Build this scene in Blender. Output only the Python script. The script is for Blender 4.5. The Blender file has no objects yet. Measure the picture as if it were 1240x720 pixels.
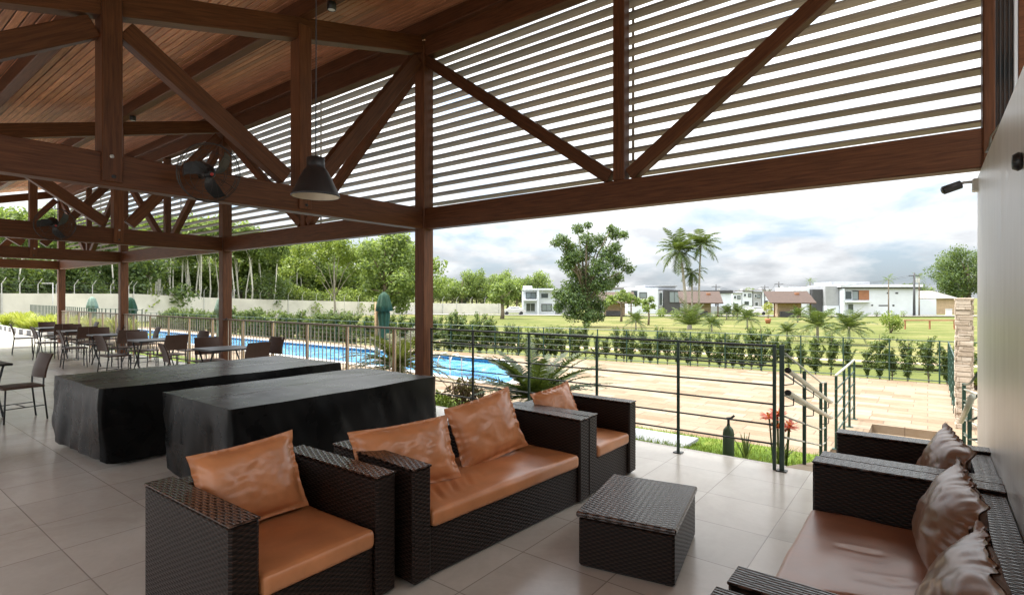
import bpy, math, random
import numpy as np
from mathutils import Vector, Matrix, noise as mnoise
rng = np.random.default_rng(7); random.seed(7)
PI = math.pi; rad = math.radians
S = bpy.context.scene; COL = S.collection
# ---------------------------------------------------------------- camera, sky, sun, exposure
TH = rad(37.5); EYE = 1.65; FPX = 656.0
RV = np.array([math.cos(TH), math.sin(TH)]); FV = np.array([-math.sin(TH), math.cos(TH)])
cam = bpy.data.cameras.new('camera'); camo = bpy.data.objects.new('camera', cam); COL.objects.link(camo)
camo.location = (0, 0, EYE); camo.rotation_euler = (PI/2, 0, TH)
cam.sensor_width = 36; cam.lens = FPX/1240*36; cam.clip_start = .05; cam.clip_end = 6000
S.camera = camo
SUN_EL, SUN_AZ = rad(62), rad(250)      # azimuth measured from +Y towards +X
w = bpy.data.worlds.new('World'); S.world = w; w.use_nodes = True
nt = w.node_tree; nt.nodes.clear()
def N(t, ty, **kw):
    n = t.nodes.new(ty)
    for k, v in kw.items():
        if k.startswith('i_'):
            key = k[2:]; key = int(key) if key.isdigit() else key
            n.inputs[key].default_value = v
        else: setattr(n, k, v)
    return n
def L(t, a, b): t.links.new(a, b)
def M(t, op, a, b=None, clamp=False):
    n = t.nodes.new('ShaderNodeMath'); n.operation = op; n.use_clamp = clamp
    for i, x in enumerate((a, b)):
        if x is None: continue
        if hasattr(x, 'links'): t.links.new(x, n.inputs[i])
        else: n.inputs[i].default_value = x
    return n.outputs[0]
def ramp(t, fac, stops, interp='LINEAR'):
    n = t.nodes.new('ShaderNodeValToRGB'); n.color_ramp.interpolation = interp
    e = n.color_ramp.elements
    while len(e) < len(stops): e.new(.5)
    for k, (p, c) in enumerate(stops):
        e[k].position = p; e[k].color = (*c, 1) if len(c) == 3 else c
    t.links.new(fac, n.inputs[0]); return n.outputs[0]
def mixc(t, fac, a, b, blend='MIX'):
    n = t.nodes.new('ShaderNodeMix'); n.data_type = 'RGBA'; n.blend_type = blend
    for i, x in ((0, fac), (6, a), (7, b)):
        if hasattr(x, 'links'): t.links.new(x, n.inputs[i])
        else: n.inputs[i].default_value = x if i == 0 else ((*x, 1) if len(x) == 3 else x)
    return n.outputs[2]
sky = N(nt, 'ShaderNodeTexSky', sky_type='NISHITA', sun_disc=False, sun_elevation=SUN_EL, sun_rotation=SUN_AZ)
geo = N(nt, 'ShaderNodeTexCoord'); sx = N(nt, 'ShaderNodeSeparateXYZ'); L(nt, geo.outputs['Generated'], sx.inputs[0])
zc = M(nt, 'ADD', M(nt, 'MAXIMUM', sx.outputs[2], 0.0), .30)
cb = N(nt, 'ShaderNodeCombineXYZ'); L(nt, M(nt, 'DIVIDE', sx.outputs[0], zc), cb.inputs[0]); L(nt, M(nt, 'DIVIDE', sx.outputs[1], zc), cb.inputs[1])
c1 = N(nt, 'ShaderNodeTexNoise', i_Scale=1.9, i_Detail=9.0, i_Roughness=.56, i_Distortion=.25); L(nt, cb.outputs[0], c1.inputs['Vector'])
c2 = N(nt, 'ShaderNodeTexNoise', i_Scale=4.2, i_Detail=7.0, i_Roughness=.55); mp = N(nt, 'ShaderNodeMapping', i_Location=(4.1, 2.2, .7)); L(nt, cb.outputs[0], mp.inputs[0]); L(nt, mp.outputs[0], c2.inputs['Vector'])
cover = ramp(nt, c1.outputs[0], [(.36, (0, 0, 0)), (.52, (1, 1, 1))])
shade = ramp(nt, c2.outputs[0], [(.33, (5.75, 6.0, 6.35)), (.52, (7.6, 7.9, 8.2)), (.68, (9.6, 9.7, 9.8))])
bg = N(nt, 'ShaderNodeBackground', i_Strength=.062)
skyb = mixc(nt, .55, sky.outputs[0], (5.0, 6.2, 7.8))
skyc = mixc(nt, cover, skyb, shade)
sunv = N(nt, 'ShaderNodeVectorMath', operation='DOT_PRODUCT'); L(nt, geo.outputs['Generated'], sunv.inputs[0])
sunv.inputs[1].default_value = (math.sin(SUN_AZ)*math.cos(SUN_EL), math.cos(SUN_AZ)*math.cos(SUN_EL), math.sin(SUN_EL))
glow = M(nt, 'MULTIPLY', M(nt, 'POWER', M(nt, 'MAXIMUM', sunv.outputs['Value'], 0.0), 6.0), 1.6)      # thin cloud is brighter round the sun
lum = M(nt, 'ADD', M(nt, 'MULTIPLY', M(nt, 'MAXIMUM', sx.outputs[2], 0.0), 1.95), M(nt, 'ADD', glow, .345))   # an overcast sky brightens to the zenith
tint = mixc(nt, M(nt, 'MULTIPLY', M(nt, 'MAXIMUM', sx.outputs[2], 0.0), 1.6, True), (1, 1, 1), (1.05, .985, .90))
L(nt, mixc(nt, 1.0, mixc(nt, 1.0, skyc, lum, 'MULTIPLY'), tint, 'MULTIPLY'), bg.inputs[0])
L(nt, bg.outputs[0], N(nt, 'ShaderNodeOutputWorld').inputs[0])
sun = bpy.data.lights.new('sun', 'SUN'); sun.energy = 1.6; sun.angle = rad(12); sun.color = (1, .955, .89)
suno = bpy.data.objects.new('sun', sun); COL.objects.link(suno)
sd = Vector((math.sin(SUN_AZ)*math.cos(SUN_EL), math.cos(SUN_AZ)*math.cos(SUN_EL), math.sin(SUN_EL)))
suno.rotation_euler = sd.to_track_quat('Z', 'Y').to_euler(); suno.location = sd*50
S.view_settings.view_transform = 'Standard'; S.view_settings.look = 'None'
S.view_settings.exposure = 2.12; S.view_settings.gamma = 1
cy = S.cycles; cy.use_denoising = True
try: cy.denoiser = 'OPENIMAGEDENOISE'
except Exception: pass
cy.max_bounces = 7; cy.diffuse_bounces = 5; cy.glossy_bounces = 3; cy.transmission_bounces = 4; cy.transparent_max_bounces = 6
cy.caustics_reflective = False; cy.caustics_refractive = False; cy.sample_clamp_indirect = 6

# ---------------------------------------------------------------- mesh builder
def rot(ax, ay=0, az=0): return np.array(Matrix.Rotation(az, 3, 'Z') @ Matrix.Rotation(ay, 3, 'Y') @ Matrix.Rotation(ax, 3, 'X'))
_SG = [(a, b, c) for a in (-1, 1) for b in (-1, 1) for c in (-1, 1)]
class MB:
    def __init__(s): s.v = []; s.f = []; s.uv = []; s.r = []; s.n = 0
    def add(s, V, F, UV=None, r=None):
        V = np.asarray(V, float); b = s.n; s.v.append(V); s.n += len(V)
        for k, f in enumerate(F):
            s.f.append([b+i for i in f]); s.r.append(random.random() if r is None else r)
            if UV is None:
                p = V[list(f)]; nn = np.cross(p[1]-p[0], p[-1]-p[0]); a = int(np.argmax(np.abs(nn)))
                i, j = ((1, 2), (0, 2), (0, 1))[a]; s.uv.extend(p[:, [i, j]].tolist())
            else: s.uv.extend(UV[k])
        return s
    def box(s, c, size, R=None, bev=.006, r=None):
        h = np.array(size, float)/2; bv = min(bev, h.min()*.45); V = []; idx = {}
        for sg in _SG:
            for ax in range(3):
                p = np.array(sg)*(h-bv); p[ax] = sg[ax]*h[ax]; idx[sg, ax] = len(V); V.append(p)
        F = []
        for ax in range(3):
            o = [i for i in range(3) if i != ax]
            for d in (-1, 1):
                q = []
                for (a, b) in ((-1, -1), (1, -1), (1, 1), (-1, 1)):
                    sg = [0]*3; sg[ax] = d; sg[o[0]] = a; sg[o[1]] = b; q.append(idx[tuple(sg), ax])
                F.append(q)
            for a in (-1, 1):
                for b in (-1, 1):
                    e = [0]*3; e[o[0]] = a; e[o[1]] = b
                    l = list(e); l[ax] = -1; u = list(e); u[ax] = 1; l = tuple(l); u = tuple(u)
                    F.append([idx[l, o[0]], idx[u, o[0]], idx[u, o[1]], idx[l, o[1]]])
        for sg in _SG: F.append([idx[sg, 0], idx[sg, 1], idx[sg, 2]])
        V = np.array(V); G = []
        for f in F:
            p = V[f]; nn = np.cross(p[1]-p[0], p[2]-p[0])
            G.append(f if nn @ p.mean(0) > 0 else f[::-1])
        UV = []
        for f in G:
            p = V[f]; nn = np.cross(p[1]-p[0], p[2]-p[0]); a = int(np.argmax(np.abs(nn)))
            i, j = ((1, 2), (0, 2), (0, 1))[a]; UV.append((p[:, [i, j]]+.37*s.n % 3.1).tolist())
        W = V if R is None else V @ np.asarray(R).T
        return s.add(W+np.array(c, float), G, UV, random.random() if r is None else r)
    def beam(s, p0, p1, wd, dp, bev=.008, up=(0, 0, 1), r=None):
        p0 = np.array(p0, float); p1 = np.array(p1, float); d = p1-p0; l = np.linalg.norm(d); x = d/l
        u = np.array(up, float)
        if abs(x @ u) > .98: u = np.array([0, 1., 0])
        y = np.cross(u, x); y /= np.linalg.norm(y); z = np.cross(x, y)
        return s.box((p0+p1)/2, (l, wd, dp), np.stack([x, y, z], 1), bev, r)
    def tube(s, pts, rr, k=8, cap=True, r=None):
        P = np.array(pts, float); n = len(P); rr = np.full(n, rr) if np.isscalar(rr) else np.array(rr, float)
        T = np.gradient(P, axis=0); T /= np.linalg.norm(T, axis=1)[:, None]+1e-9
        ref = np.array([0, 0, 1.]) if abs(T[:, 2]).mean() < .9 else np.array([1., 0, 0])
        V = []; ang = np.linspace(0, 2*PI, k, endpoint=False)
        for i in range(n):
            a = np.cross(T[i], ref); a /= np.linalg.norm(a)+1e-9; b = np.cross(T[i], a)
            V.append(P[i]+rr[i]*(np.cos(ang)[:, None]*a+np.sin(ang)[:, None]*b))
        V = np.concatenate(V); F = []; UV = []; ln = np.concatenate([[0], np.cumsum(np.linalg.norm(np.diff(P, axis=0), axis=1))])
        for i in range(n-1):
            for j in range(k):
                q = (j+1) % k; F.append([i*k+j, i*k+q, (i+1)*k+q, (i+1)*k+j])
                c0, c1 = j/k*2*PI*rr[i], (j+1)/k*2*PI*rr[i]; UV.append([(ln[i], c0), (ln[i], c1), (ln[i+1], c1), (ln[i+1], c0)])
        if cap:
            F.append(list(range(k))[::-1]); UV.append([(0, 0)]*k); F.append([(n-1)*k+j for j in range(k)]); UV.append([(0, 0)]*k)
        return s.add(V, F, UV, r)
    def lathe(s, prof, c=(0, 0, 0), k=24, R=None, r=None, wave=None):
        V = []; n = len(prof)
        for i, (q, z) in enumerate(prof):
            for j in range(k):
                a = 2*PI*j/k; qq = q*(1+(wave(a, z) if wave else 0)); V.append((qq*math.cos(a), qq*math.sin(a), z))
        V = np.array(V); V = V if R is None else V @ np.asarray(R).T
        F = [[i*k+j, i*k+(j+1) % k, (i+1)*k+(j+1) % k, (i+1)*k+j] for i in range(n-1) for j in range(k)]
        return s.add(V+np.array(c, float), F, None, r)
    def quadsheet(s, P, nx, ny, r=None):          # P: (ny,nx,3)
        V = np.array(P, float).reshape(-1, 3)
        F = [[j*nx+i, j*nx+i+1, (j+1)*nx+i+1, (j+1)*nx+i] for j in range(ny-1) for i in range(nx-1)]
        return s.add(V, F, None, r)
    def build(s, name, m, parent=None, smooth=False, loc=None, rz=None):
        me = bpy.data.meshes.new(name); V = np.concatenate(s.v)
        me.from_pydata(V.tolist(), [], s.f)
        ul = me.uv_layers.new(name='UVMap'); ul.data.foreach_set('uv', np.array(s.uv, dtype=np.float32).ravel())
        at = me.attributes.new('rnd', 'FLOAT', 'FACE'); at.data.foreach_set('value', np.array(s.r, dtype=np.float32))
        me.materials.append(m)
        if smooth: me.polygons.foreach_set('use_smooth', [True]*len(me.polygons))
        me.update()
        return link(name, me, parent, loc, rz)
def link(name, me, parent=None, loc=None, rz=None):
    o = bpy.data.objects.new(name, me); COL.objects.link(o)
    if parent is not None: o.parent = parent
    if loc is not None: o.location = loc
    if rz is not None: o.rotation_euler = (0, 0, rz)
    return o
def tag(o, label=None, cat=None, group=None, kind=None):
    for k, v in (('label', label), ('category', cat), ('group', group), ('kind', kind)):
        if v: o[k] = v
    return o
def thing(name, label, cat, loc=(0, 0, 0), rz=0, group=None):
    o = bpy.data.objects.new(name, None); COL.objects.link(o); o.location = loc; o.rotation_euler = (0, 0, rz); o.empty_display_size = .2
    return tag(o, label, cat, group)
def vpost(b, c, size, **k):
    h = size[2]/2; return b.beam((c[0], c[1], c[2]-h), (c[0], c[1], c[2]+h), size[0], size[1], k.get('bev', .008), up=(0, 1, 0))
def part(name, parent):
    o = bpy.data.objects.new(name, None); COL.objects.link(o); o.parent = parent; o.empty_display_size = .1; return o
def dup(root, loc, rz=0, label=None, scale=None):
    def cp(o, par):
        c = o.copy(); COL.objects.link(c)
        if par is not None: c.parent = par
        for ch in list(o.children): cp(ch, c)
        return c
    r = cp(root, None); r.location = loc; r.rotation_euler = (0, 0, rz)
    if label: r['label'] = label
    if scale is not None: r.scale = (scale, scale, scale) if np.isscalar(scale) else scale
    return r
def struct(o): o['kind'] = 'structure'; return o
def at(px, d):                                   # bearing (as on the site plan) and distance -> ground position
    p = RV*((px-620)/FPX*d)+FV*d; return float(p[0]), float(p[1])
def zt(x, y):                                    # the lawn falls gently away from the terrace
    a = -math.sin(TH)*x+math.cos(TH)*y
    return -.6-.012*max(0., min(a, 130)-17)
def leafmesh(P, size, nrm=None, asp=.5, jit=.5, r=None):
    """many small folded leaves at points P (n,3)"""
    n = len(P); size = np.broadcast_to(size, n)
    d = rng.normal(size=(n, 3)); 
    if nrm is not None: d = d*jit+nrm
    d /= np.linalg.norm(d, axis=1)[:, None]
    t = rng.normal(size=(n, 3)); t[:, 2] -= .35; t -= (t*d).sum(1)[:, None]*d; t /= np.linalg.norm(t, axis=1)[:, None]+1e-9
    b = np.cross(d, t); h = size[:, None]/2
    V = np.stack([P-t*h, P+b*h*asp-d*h*.15, P+t*h, P-b*h*asp-d*h*.15], 1).reshape(-1, 3)
    rr = rng.random(n) if r is None else r
    return V, rr
def quads_obj(name, V, rr, m, parent=None):
    n = len(V)//4; me = bpy.data.meshes.new(name)
    me.vertices.add(n*4); me.vertices.foreach_set('co', V.astype(np.float32).ravel())
    me.loops.add(n*4); me.loops.foreach_set('vertex_index', np.arange(n*4, dtype=np.int32))
    me.polygons.add(n); me.polygons.foreach_set('loop_start', np.arange(0, n*4, 4, dtype=np.int32))
    try: me.polygons.foreach_set('loop_total', np.full(n, 4, dtype=np.int32))
    except Exception: pass
    me.update(calc_edges=True); a = me.attributes.new('rnd', 'FLOAT', 'FACE'); a.data.foreach_set('value', np.asarray(rr, dtype=np.float32))
    me.materials.append(m); me.validate()
    return link(name, me, parent)

# ---------------------------------------------------------------- materials
def newmat(name):
    m = bpy.data.materials.new(name); m.use_nodes = True; t = m.node_tree; b = t.nodes['Principled BSDF']; return m, t, b
def setb(b, **kw):
    for k, v in kw.items():
        k = {'col': 'Base Color', 'rough': 'Roughness', 'metal': 'Metallic', 'spec': 'Specular IOR Level', 'coat': 'Coat Weight', 'sheen': 'Sheen Weight', 'coatr': 'Coat Roughness'}[k]
        b.inputs[k].default_value = (*v, 1) if isinstance(v, tuple) else v
def bump(t, b, h, strength=.3, dist=.01):
    n = N(t, 'ShaderNodeBump', i_Strength=strength, i_Distance=dist); L(t, h, n.inputs['Height']); L(t, n.outputs[0], b.inputs['Normal'])
def coords(t, kind='UV', scale=(1, 1, 1)):
    c = N(t, 'ShaderNodeTexCoord'); m = N(t, 'ShaderNodeMapping', i_Scale=scale); L(t, c.outputs[kind], m.inputs[0]); return m.outputs[0]
def noi(t, vec, scale, detail=4, rough=.5, dist=0):
    n = N(t, 'ShaderNodeTexNoise', i_Scale=float(scale), i_Detail=float(detail), i_Roughness=float(rough), i_Distortion=float(dist)); L(t, vec, n.inputs['Vector']); return n.outputs[0]
def plain(name, col, rough=.5, metal=0, var=.12, scale=6, bmp=0, spec=.5):
    m, t, b = newmat(name); setb(b, rough=rough, metal=metal, spec=spec)
    v = coords(t, 'Object'); n = noi(t, v, scale, 5, .6)
    L(t, ramp(t, n, [(.3, tuple(c*(1-var) for c in col)), (.7, tuple(min(1, c*(1+var)) for c in col))]), b.inputs['Base Color'])
    if bmp: bump(t, b, noi(t, v, scale*14, 3, .6), bmp, .005)
    return m
def wood(name, dark, light, rough=.5, spec=.28):
    m, t, b = newmat(name); setb(b, rough=rough, spec=spec)
    v = coords(t, 'UV', (1.2, 22, 1)); n = noi(t, v, 2.2, 6, .62, .6)
    c = ramp(t, n, [(.25, dark), (.5, tuple((a+c)/2 for a, c in zip(dark, light))), (.78, light)])
    at_ = N(t, 'ShaderNodeAttribute', attribute_name='rnd')
    k = M(t, 'ADD', M(t, 'MULTIPLY', at_.outputs['Fac'], .5), .75)
    c = mixc(t, 1.0, c, k, 'MULTIPLY'); L(t, c, b.inputs['Base Color'])
    bump(t, b, n, .25, .004); return m
WOOD = wood('stained_beam_wood', (.052, .018, .008), (.19, .072, .030))
CEIL = wood('ceiling_board_wood', (.25, .085, .04), (.72, .33, .18), .42)
LOUV = wood('louvre_wood', (.22, .18, .155), (.42, .37, .325), .6)
KWOOD = wood('kiosk_wood', (.06, .025, .015), (.15, .07, .04))
KTILE = plain('brown_roof_tile', (.05, .027, .018), .7, var=.3, scale=4)
POSTW = wood('round_post_wood', (.30, .19, .10), (.52, .37, .22), .6)
def leafmat(name, stops, trans=.35, rough=.45):
    m, t, b = newmat(name); setb(b, rough=rough, spec=.35)
    a = N(t, 'ShaderNodeAttribute', attribute_name='rnd'); c = ramp(t, a.outputs['Fac'], stops); L(t, c, b.inputs['Base Color'])
    tr = N(t, 'ShaderNodeBsdfTranslucent'); L(t, mixc(t, .4, c, (.35, .45, .05)), tr.inputs[0])
    mx = N(t, 'ShaderNodeMixShader', i_0=trans); L(t, b.outputs[0], mx.inputs[1]); L(t, tr.outputs[0], mx.inputs[2])
    L(t, mx.outputs[0], t.nodes['Material Output'].inputs[0]); return m
LF_MANGO = leafmat('broad_tree_leaves', [(0, (.028, .058, .02)), (.55, (.07, .125, .04)), (1, (.17, .24, .09))], .3)
LF_FOREST = leafmat('forest_leaves', [(0, (.055, .10, .028)), (.5, (.15, .22, .06)), (1, (.30, .37, .13))], .5)
LF_YELLOW = leafmat('yellow_green_leaves', [(0, (.08, .13, .02)), (.5, (.17, .24, .04)), (1, (.32, .38, .08))])
LF_DARK = leafmat('dark_leaves', [(0, (.03, .06, .02)), (.6, (.075, .125, .04)), (1, (.15, .21, .07))], .4)
LF_HEDGE = leafmat('hedge_leaves', [(0, (.03, .058, .018)), (.5, (.08, .128, .04)), (1, (.20, .25, .085))])
LF_PALM = leafmat('palm_leaflets', [(0, (.025, .045, .015)), (.6, (.06, .095, .03)), (1, (.15, .18, .06))], .2, .6)
LF_CYCAD = leafmat('cycad_leaflets', [(0, (.014, .028, .008)), (.6, (.034, .06, .016)), (1, (.085, .115, .035))], .15)
LF_CYCAD2 = leafmat('drying_cycad_leaflets', [(0, (.04, .045, .012)), (.6, (.10, .10, .03)), (1, (.22, .19, .08))], .3)
LF_GOLD = leafmat('golden_shrub_leaves', [(0, (.14, .17, .02)), (.5, (.32, .34, .04)), (1, (.5, .5, .1))])
LF_PURPLE = leafmat('purple_leaves', [(0, (.10, .05, .05)), (.6, (.2, .11, .10)), (1, (.3, .22, .15))])
LF_PETAL = leafmat('red_petals', [(0, (.55, .06, .03)), (1, (.85, .16, .08))], .3)
GRASSB = leafmat('grass_blades', [(0, (.06, .11, .012)), (.6, (.13, .21, .025)), (1, (.28, .33, .06))])
BARK = plain('tree_bark', (.16, .125, .09), .85, var=.4, scale=5, bmp=.4)
PALMBARK = plain('palm_bark', (.30, .27, .23), .85, var=.3, scale=6)
PALEBARK = plain('pale_bark', (.62, .60, .55), .8, var=.25, scale=3)
def wicker(name, cu=.022, cv=.0085, rough=.4, spec=.22, k=1.):
    m, t, b = newmat(name); setb(b, rough=rough, spec=spec)
    c = N(t, 'ShaderNodeTexCoord'); s = N(t, 'ShaderNodeSeparateXYZ')
    wn_ = N(t, 'ShaderNodeTexNoise', i_Scale=7.0, i_Detail=3.0); L(t, c.outputs['Object'], wn_.inputs['Vector'])
    vm = N(t, 'ShaderNodeVectorMath', operation='MULTIPLY_ADD'); L(t, wn_.outputs['Color'], vm.inputs[0]); vm.inputs[1].default_value = (.012, .012, 0); L(t, c.outputs['UV'], vm.inputs[2]); L(t, vm.outputs[0], s.inputs[0])
    u = M(t, 'DIVIDE', s.outputs[0], cu); v = M(t, 'DIVIDE', s.outputs[1], cv); row = M(t, 'FLOOR', v)
    wv = M(t, 'ADD', M(t, 'MULTIPLY', M(t, 'SINE', M(t, 'MULTIPLY', M(t, 'ADD', u, row), PI)), .5), .5)
    pr = M(t, 'POWER', M(t, 'ABSOLUTE', M(t, 'SINE', M(t, 'MULTIPLY', v, PI))), .5)
    h = M(t, 'MULTIPLY', M(t, 'ADD', M(t, 'MULTIPLY', wv, .75), .25), pr)
    nz = noi(t, c.outputs['Object'], 9, 4)
    col = ramp(t, h, [(.05, (.001, .001, .001)), (.4, (.010*k, .0055*k, .004*k)), (1, (.050*k, .027*k, .019*k))])
    col = mixc(t, M(t, 'MULTIPLY', nz, .45), col, (.014, .0075, .005)); L(t, col, b.inputs['Base Color'])
    bump(t, b, h, .9, .006); return m
WICK = wicker('dark_wicker', .028, .0125); WICKT = wicker('wicker_top_sky_sheen', .036, .0165, .2, .8, 2.6)  # top weave is glossier, its colour also lightened for reflected sky
CHAIRW = wicker('chair_weave', .02, .01)
for n_ in CHAIRW.node_tree.nodes:
    if n_.type == 'VALTORGB':
        for e_, c_ in zip(n_.color_ramp.elements, ((.02, .011, .008), (.085, .046, .032), (.15, .085, .06))): e_.color = (*c_, 1)
    if n_.type == 'BUMP': n_.inputs['Strength'].default_value = .4
def leather(name, col):
    m, t, b = newmat(name); setb(b, rough=.36, spec=.5, coat=.3, coatr=.25)
    v = coords(t, 'Object'); n = noi(t, v, 4, 5, .6, .4); n2 = noi(t, v, 220, 2, .5)
    L(t, ramp(t, n, [(.3, tuple(c*.8 for c in col)), (.7, tuple(c*1.15 for c in col))]), b.inputs['Base Color'])
    L(t, M(t, 'ADD', M(t, 'MULTIPLY', n, .25), .24), b.inputs['Roughness'])
    n3 = noi(t, v, 6, 2, .5, .8)
    bump(t, b, M(t, 'ADD', M(t, 'MULTIPLY', n2, .06), n3), .09, .012); return m
LEATHER = leather('tan_leather', (.54, .225, .095)); LEATHER2 = leather('sheen_pink_leather', (.37, .17, .10)); LEATHER3 = leather('dimmed_brown_leather', (.20, .095, .05))  # second leather's tint holds pinkish top sheen; third is darkened for dimmer light
def vinyl():
    m, t, b = newmat('black_cover_vinyl'); setb(b, rough=.3, spec=.15, sheen=.03); b.inputs['Sheen Roughness'].default_value = .45
    v = coords(t, 'Object'); n = noi(t, v, 3, 5, .6, .5)
    L(t, ramp(t, n, [(.3, (.004, .004, .004)), (.7, (.010, .010, .010))]), b.inputs['Base Color'])
    L(t, M(t, 'ADD', M(t, 'MULTIPLY', n, .16), .20), b.inputs['Roughness'])
    bump(t, b, M(t, 'ADD', noi(t, v, 2.2, 3, .5, .8), M(t, 'MULTIPLY', noi(t, v, 12, 3), .04)), .12, .03); return m
VINYL = vinyl()
def tiles():
    m, t, b = newmat('porcelain_floor_tiles'); setb(b, spec=.5)
    c = N(t, 'ShaderNodeTexCoord'); mp = N(t, 'ShaderNodeMapping', i_Location=(.875, -1.02, 0)); L(t, c.outputs['Object'], mp.inputs[0])
    s = N(t, 'ShaderNodeSeparateXYZ'); L(t, mp.outputs[0], s.inputs[0])
    def edge(o):
        q = M(t, 'DIVIDE', o, .605); fr = M(t, 'FRACT', q); return M(t, 'MINIMUM', fr, M(t, 'SUBTRACT', 1.0, fr)), M(t, 'FLOOR', q)
    ex, ix = edge(s.outputs[0]); ey, iy = edge(s.outputs[1])
    g = M(t, 'MINIMUM', ex, ey); grout = ramp(t, g, [(.0035, (1, 1, 1)), (.006, (0, 0, 0))])
    cc = N(t, 'ShaderNodeCombineXYZ'); L(t, ix, cc.inputs[0]); L(t, iy, cc.inputs[1])
    wn = N(t, 'ShaderNodeTexWhiteNoise', noise_dimensions='2D'); L(t, cc.outputs[0], wn.inputs[0])
    ad = N(t, 'ShaderNodeVectorMath', operation='ADD'); L(t, mp.outputs[0], ad.inputs[0]); L(t, wn.outputs['Color'], ad.inputs[1])
    n = noi(t, ad.outputs[0], 2.2, 8, .62, .7); n2 = noi(t, ad.outputs[0], 30, 4, .6)
    col = ramp(t, n, [(.25, (.48, .445, .395)), (.5, (.535, .50, .448)), (.75, (.58, .55, .50))])
    col = mixc(t, .15, col, ramp(t, n2, [(.3, (.44, .42, .38)), (.7, (.59, .57, .53))]))
    st = noi(t, c.outputs['Object'], 1.1, 7, .7, 1.0); col = mixc(t, 1.0, col, ramp(t, st, [(.3, (.86, .85, .83)), (.55, (1, 1, 1))]), 'MULTIPLY')
    k = M(t, 'ADD', M(t, 'MULTIPLY', wn.outputs['Value'], .14), .93); col = mixc(t, 1.0, col, k, 'MULTIPLY')
    L(t, mixc(t, grout, col, (.27, .245, .21)), b.inputs['Base Color'])
    big = noi(t, c.outputs['Object'], .9, 6, .65)
    L(t, M(t, 'ADD', M(t, 'ADD', M(t, 'MULTIPLY', big, .10), M(t, 'MULTIPLY', n2, .03)), .17), b.inputs['Roughness'])
    bump(t, b, M(t, 'SUBTRACT', M(t, 'MULTIPLY', n2, .02), grout), .25, .003); return m
TILES = tiles()
def stone(name, bw, bh, cols, mortar, rough=.8, kind='Object', bmp=.4):
    m, t, b = newmat(name); setb(b, rough=rough, spec=.3)
    v = coords(t, kind); br = N(t, 'ShaderNodeTexBrick', offset=.37, squash=1.35, squash_frequency=3, i_Scale=1.0)
    br.inputs['Color1'].default_value = (0, 0, 0, 1); br.inputs['Color2'].default_value = (1, 1, 1, 1); br.inputs['Mortar'].default_value = (.5, .5, .5, 1)
    br.inputs['Mortar Size'].default_value = min(bw, bh)*.03; br.inputs['Mortar Smooth'].default_value = .2; br.inputs['Brick Width'].default_value = bw; br.inputs['Row Height'].default_value = bh
    L(t, v, br.inputs['Vector'])
    n = noi(t, v, 2.5, 6, .65, .8); n2 = noi(t, v, 18, 5, .65)
    f = M(t, 'ADD', M(t, 'MULTIPLY', br.outputs['Color'], .45), M(t, 'ADD', M(t, 'MULTIPLY', n, .55), M(t, 'MULTIPLY', n2, .25)))
    c = ramp(t, f, [(.28, cols[0]), (.5, cols[1]), (.72, cols[2]), (.95, cols[3])])
    L(t, mixc(t, br.outputs['Fac'], c, mortar), b.inputs['Base Color'])
    bump(t, b, M(t, 'SUBTRACT', n2, br.outputs['Fac']), bmp, .01); return m
DECK = stone('pool_deck_stone', .62, .31, [(.17, .105, .062), (.215, .155, .10), (.25, .195, .138), (.285, .24, .18)], (.15, .11, .075))
PILL = stone('stacked_stone', .24, .085, [(.30, .24, .18), (.43, .355, .28), (.53, .455, .37), (.58, .52, .45)], (.2, .16, .12), kind='UV', bmp=.8)
def lawn(name, a, b_, c_, sc=.25):
    m, t, b = newmat(name); setb(b, rough=.9, spec=.15)
    v = coords(t, 'Object'); n = noi(t, v, sc, 8, .65, .5); n2 = noi(t, v, 9, 6, .7); n3 = noi(t, v, sc*.22, 3)
    f = M(t, 'ADD', M(t, 'MULTIPLY', n, .45), M(t, 'ADD', M(t, 'MULTIPLY', n2, .2), M(t, 'MULTIPLY', n3, .35)))
    L(t, ramp(t, f, [(.38, a), (.49, b_), (.57, c_), (.63, tuple(x*1.02 for x in (c_[0], c_[1]*.86, c_[2]*1.25)))]), b.inputs['Base Color']); bump(t, b, n2, .5, .05); return m
LAWN = lawn('lawn_grass', (.058, .078, .016), (.108, .122, .031), (.18, .165, .066))
LAWN2 = lawn('bank_grass', (.06, .11, .012), (.11, .17, .022), (.2, .23, .05), 1.2)
CONC = plain('pale_concrete', (.48, .46, .43), .85, var=.12, scale=1.2, bmp=.2)
ASPH = plain('grey_road', (.16, .16, .16), .9, var=.12, scale=.6)
PLASTER, t_, b_ = newmat('burnt_cement_plaster'); setb(b_, spec=.5)
v_ = coords(t_, 'Object', (1, 1, .12)); n_a = noi(t_, v_, 9, 7, .62, .4); n_b = noi(t_, coords(t_, 'Object'), 1.4, 5, .6)
L(t_, ramp(t_, M(t_, 'ADD', M(t_, 'MULTIPLY', n_a, .6), M(t_, 'MULTIPLY', n_b, .4)), [(.28, (.50, .475, .44)), (.5, (.66, .64, .605)), (.72, (.78, .765, .735))]), b_.inputs['Base Color'])
L(t_, M(t_, 'ADD', M(t_, 'MULTIPLY', n_a, .2), .25), b_.inputs['Roughness']); bump(t_, b_, n_a, .12, .004)
WHITE = plain('white_render', (.66, .70, .77), .8, var=.06, scale=.5)
WALLW = plain('pale_boundary_wall', (.62, .60, .55), .9, var=.14, scale=.4)
GREYP = plain('grey_cladding', (.33, .34, .36), .7, var=.1, scale=1)
DGREY = plain('dark_grey_cladding', (.055, .055, .06), .6, var=.15, scale=1)
BRWN = plain('brown_timber_panel', (.30, .13, .065), .6, var=.2, scale=1)
TAN = plain('tan_brick', (.46, .34, .23), .85, var=.18, scale=2)
ROOFT = plain('weathered_roof_tile', (.2, .19, .18), .85, var=.25, scale=1)
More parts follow.
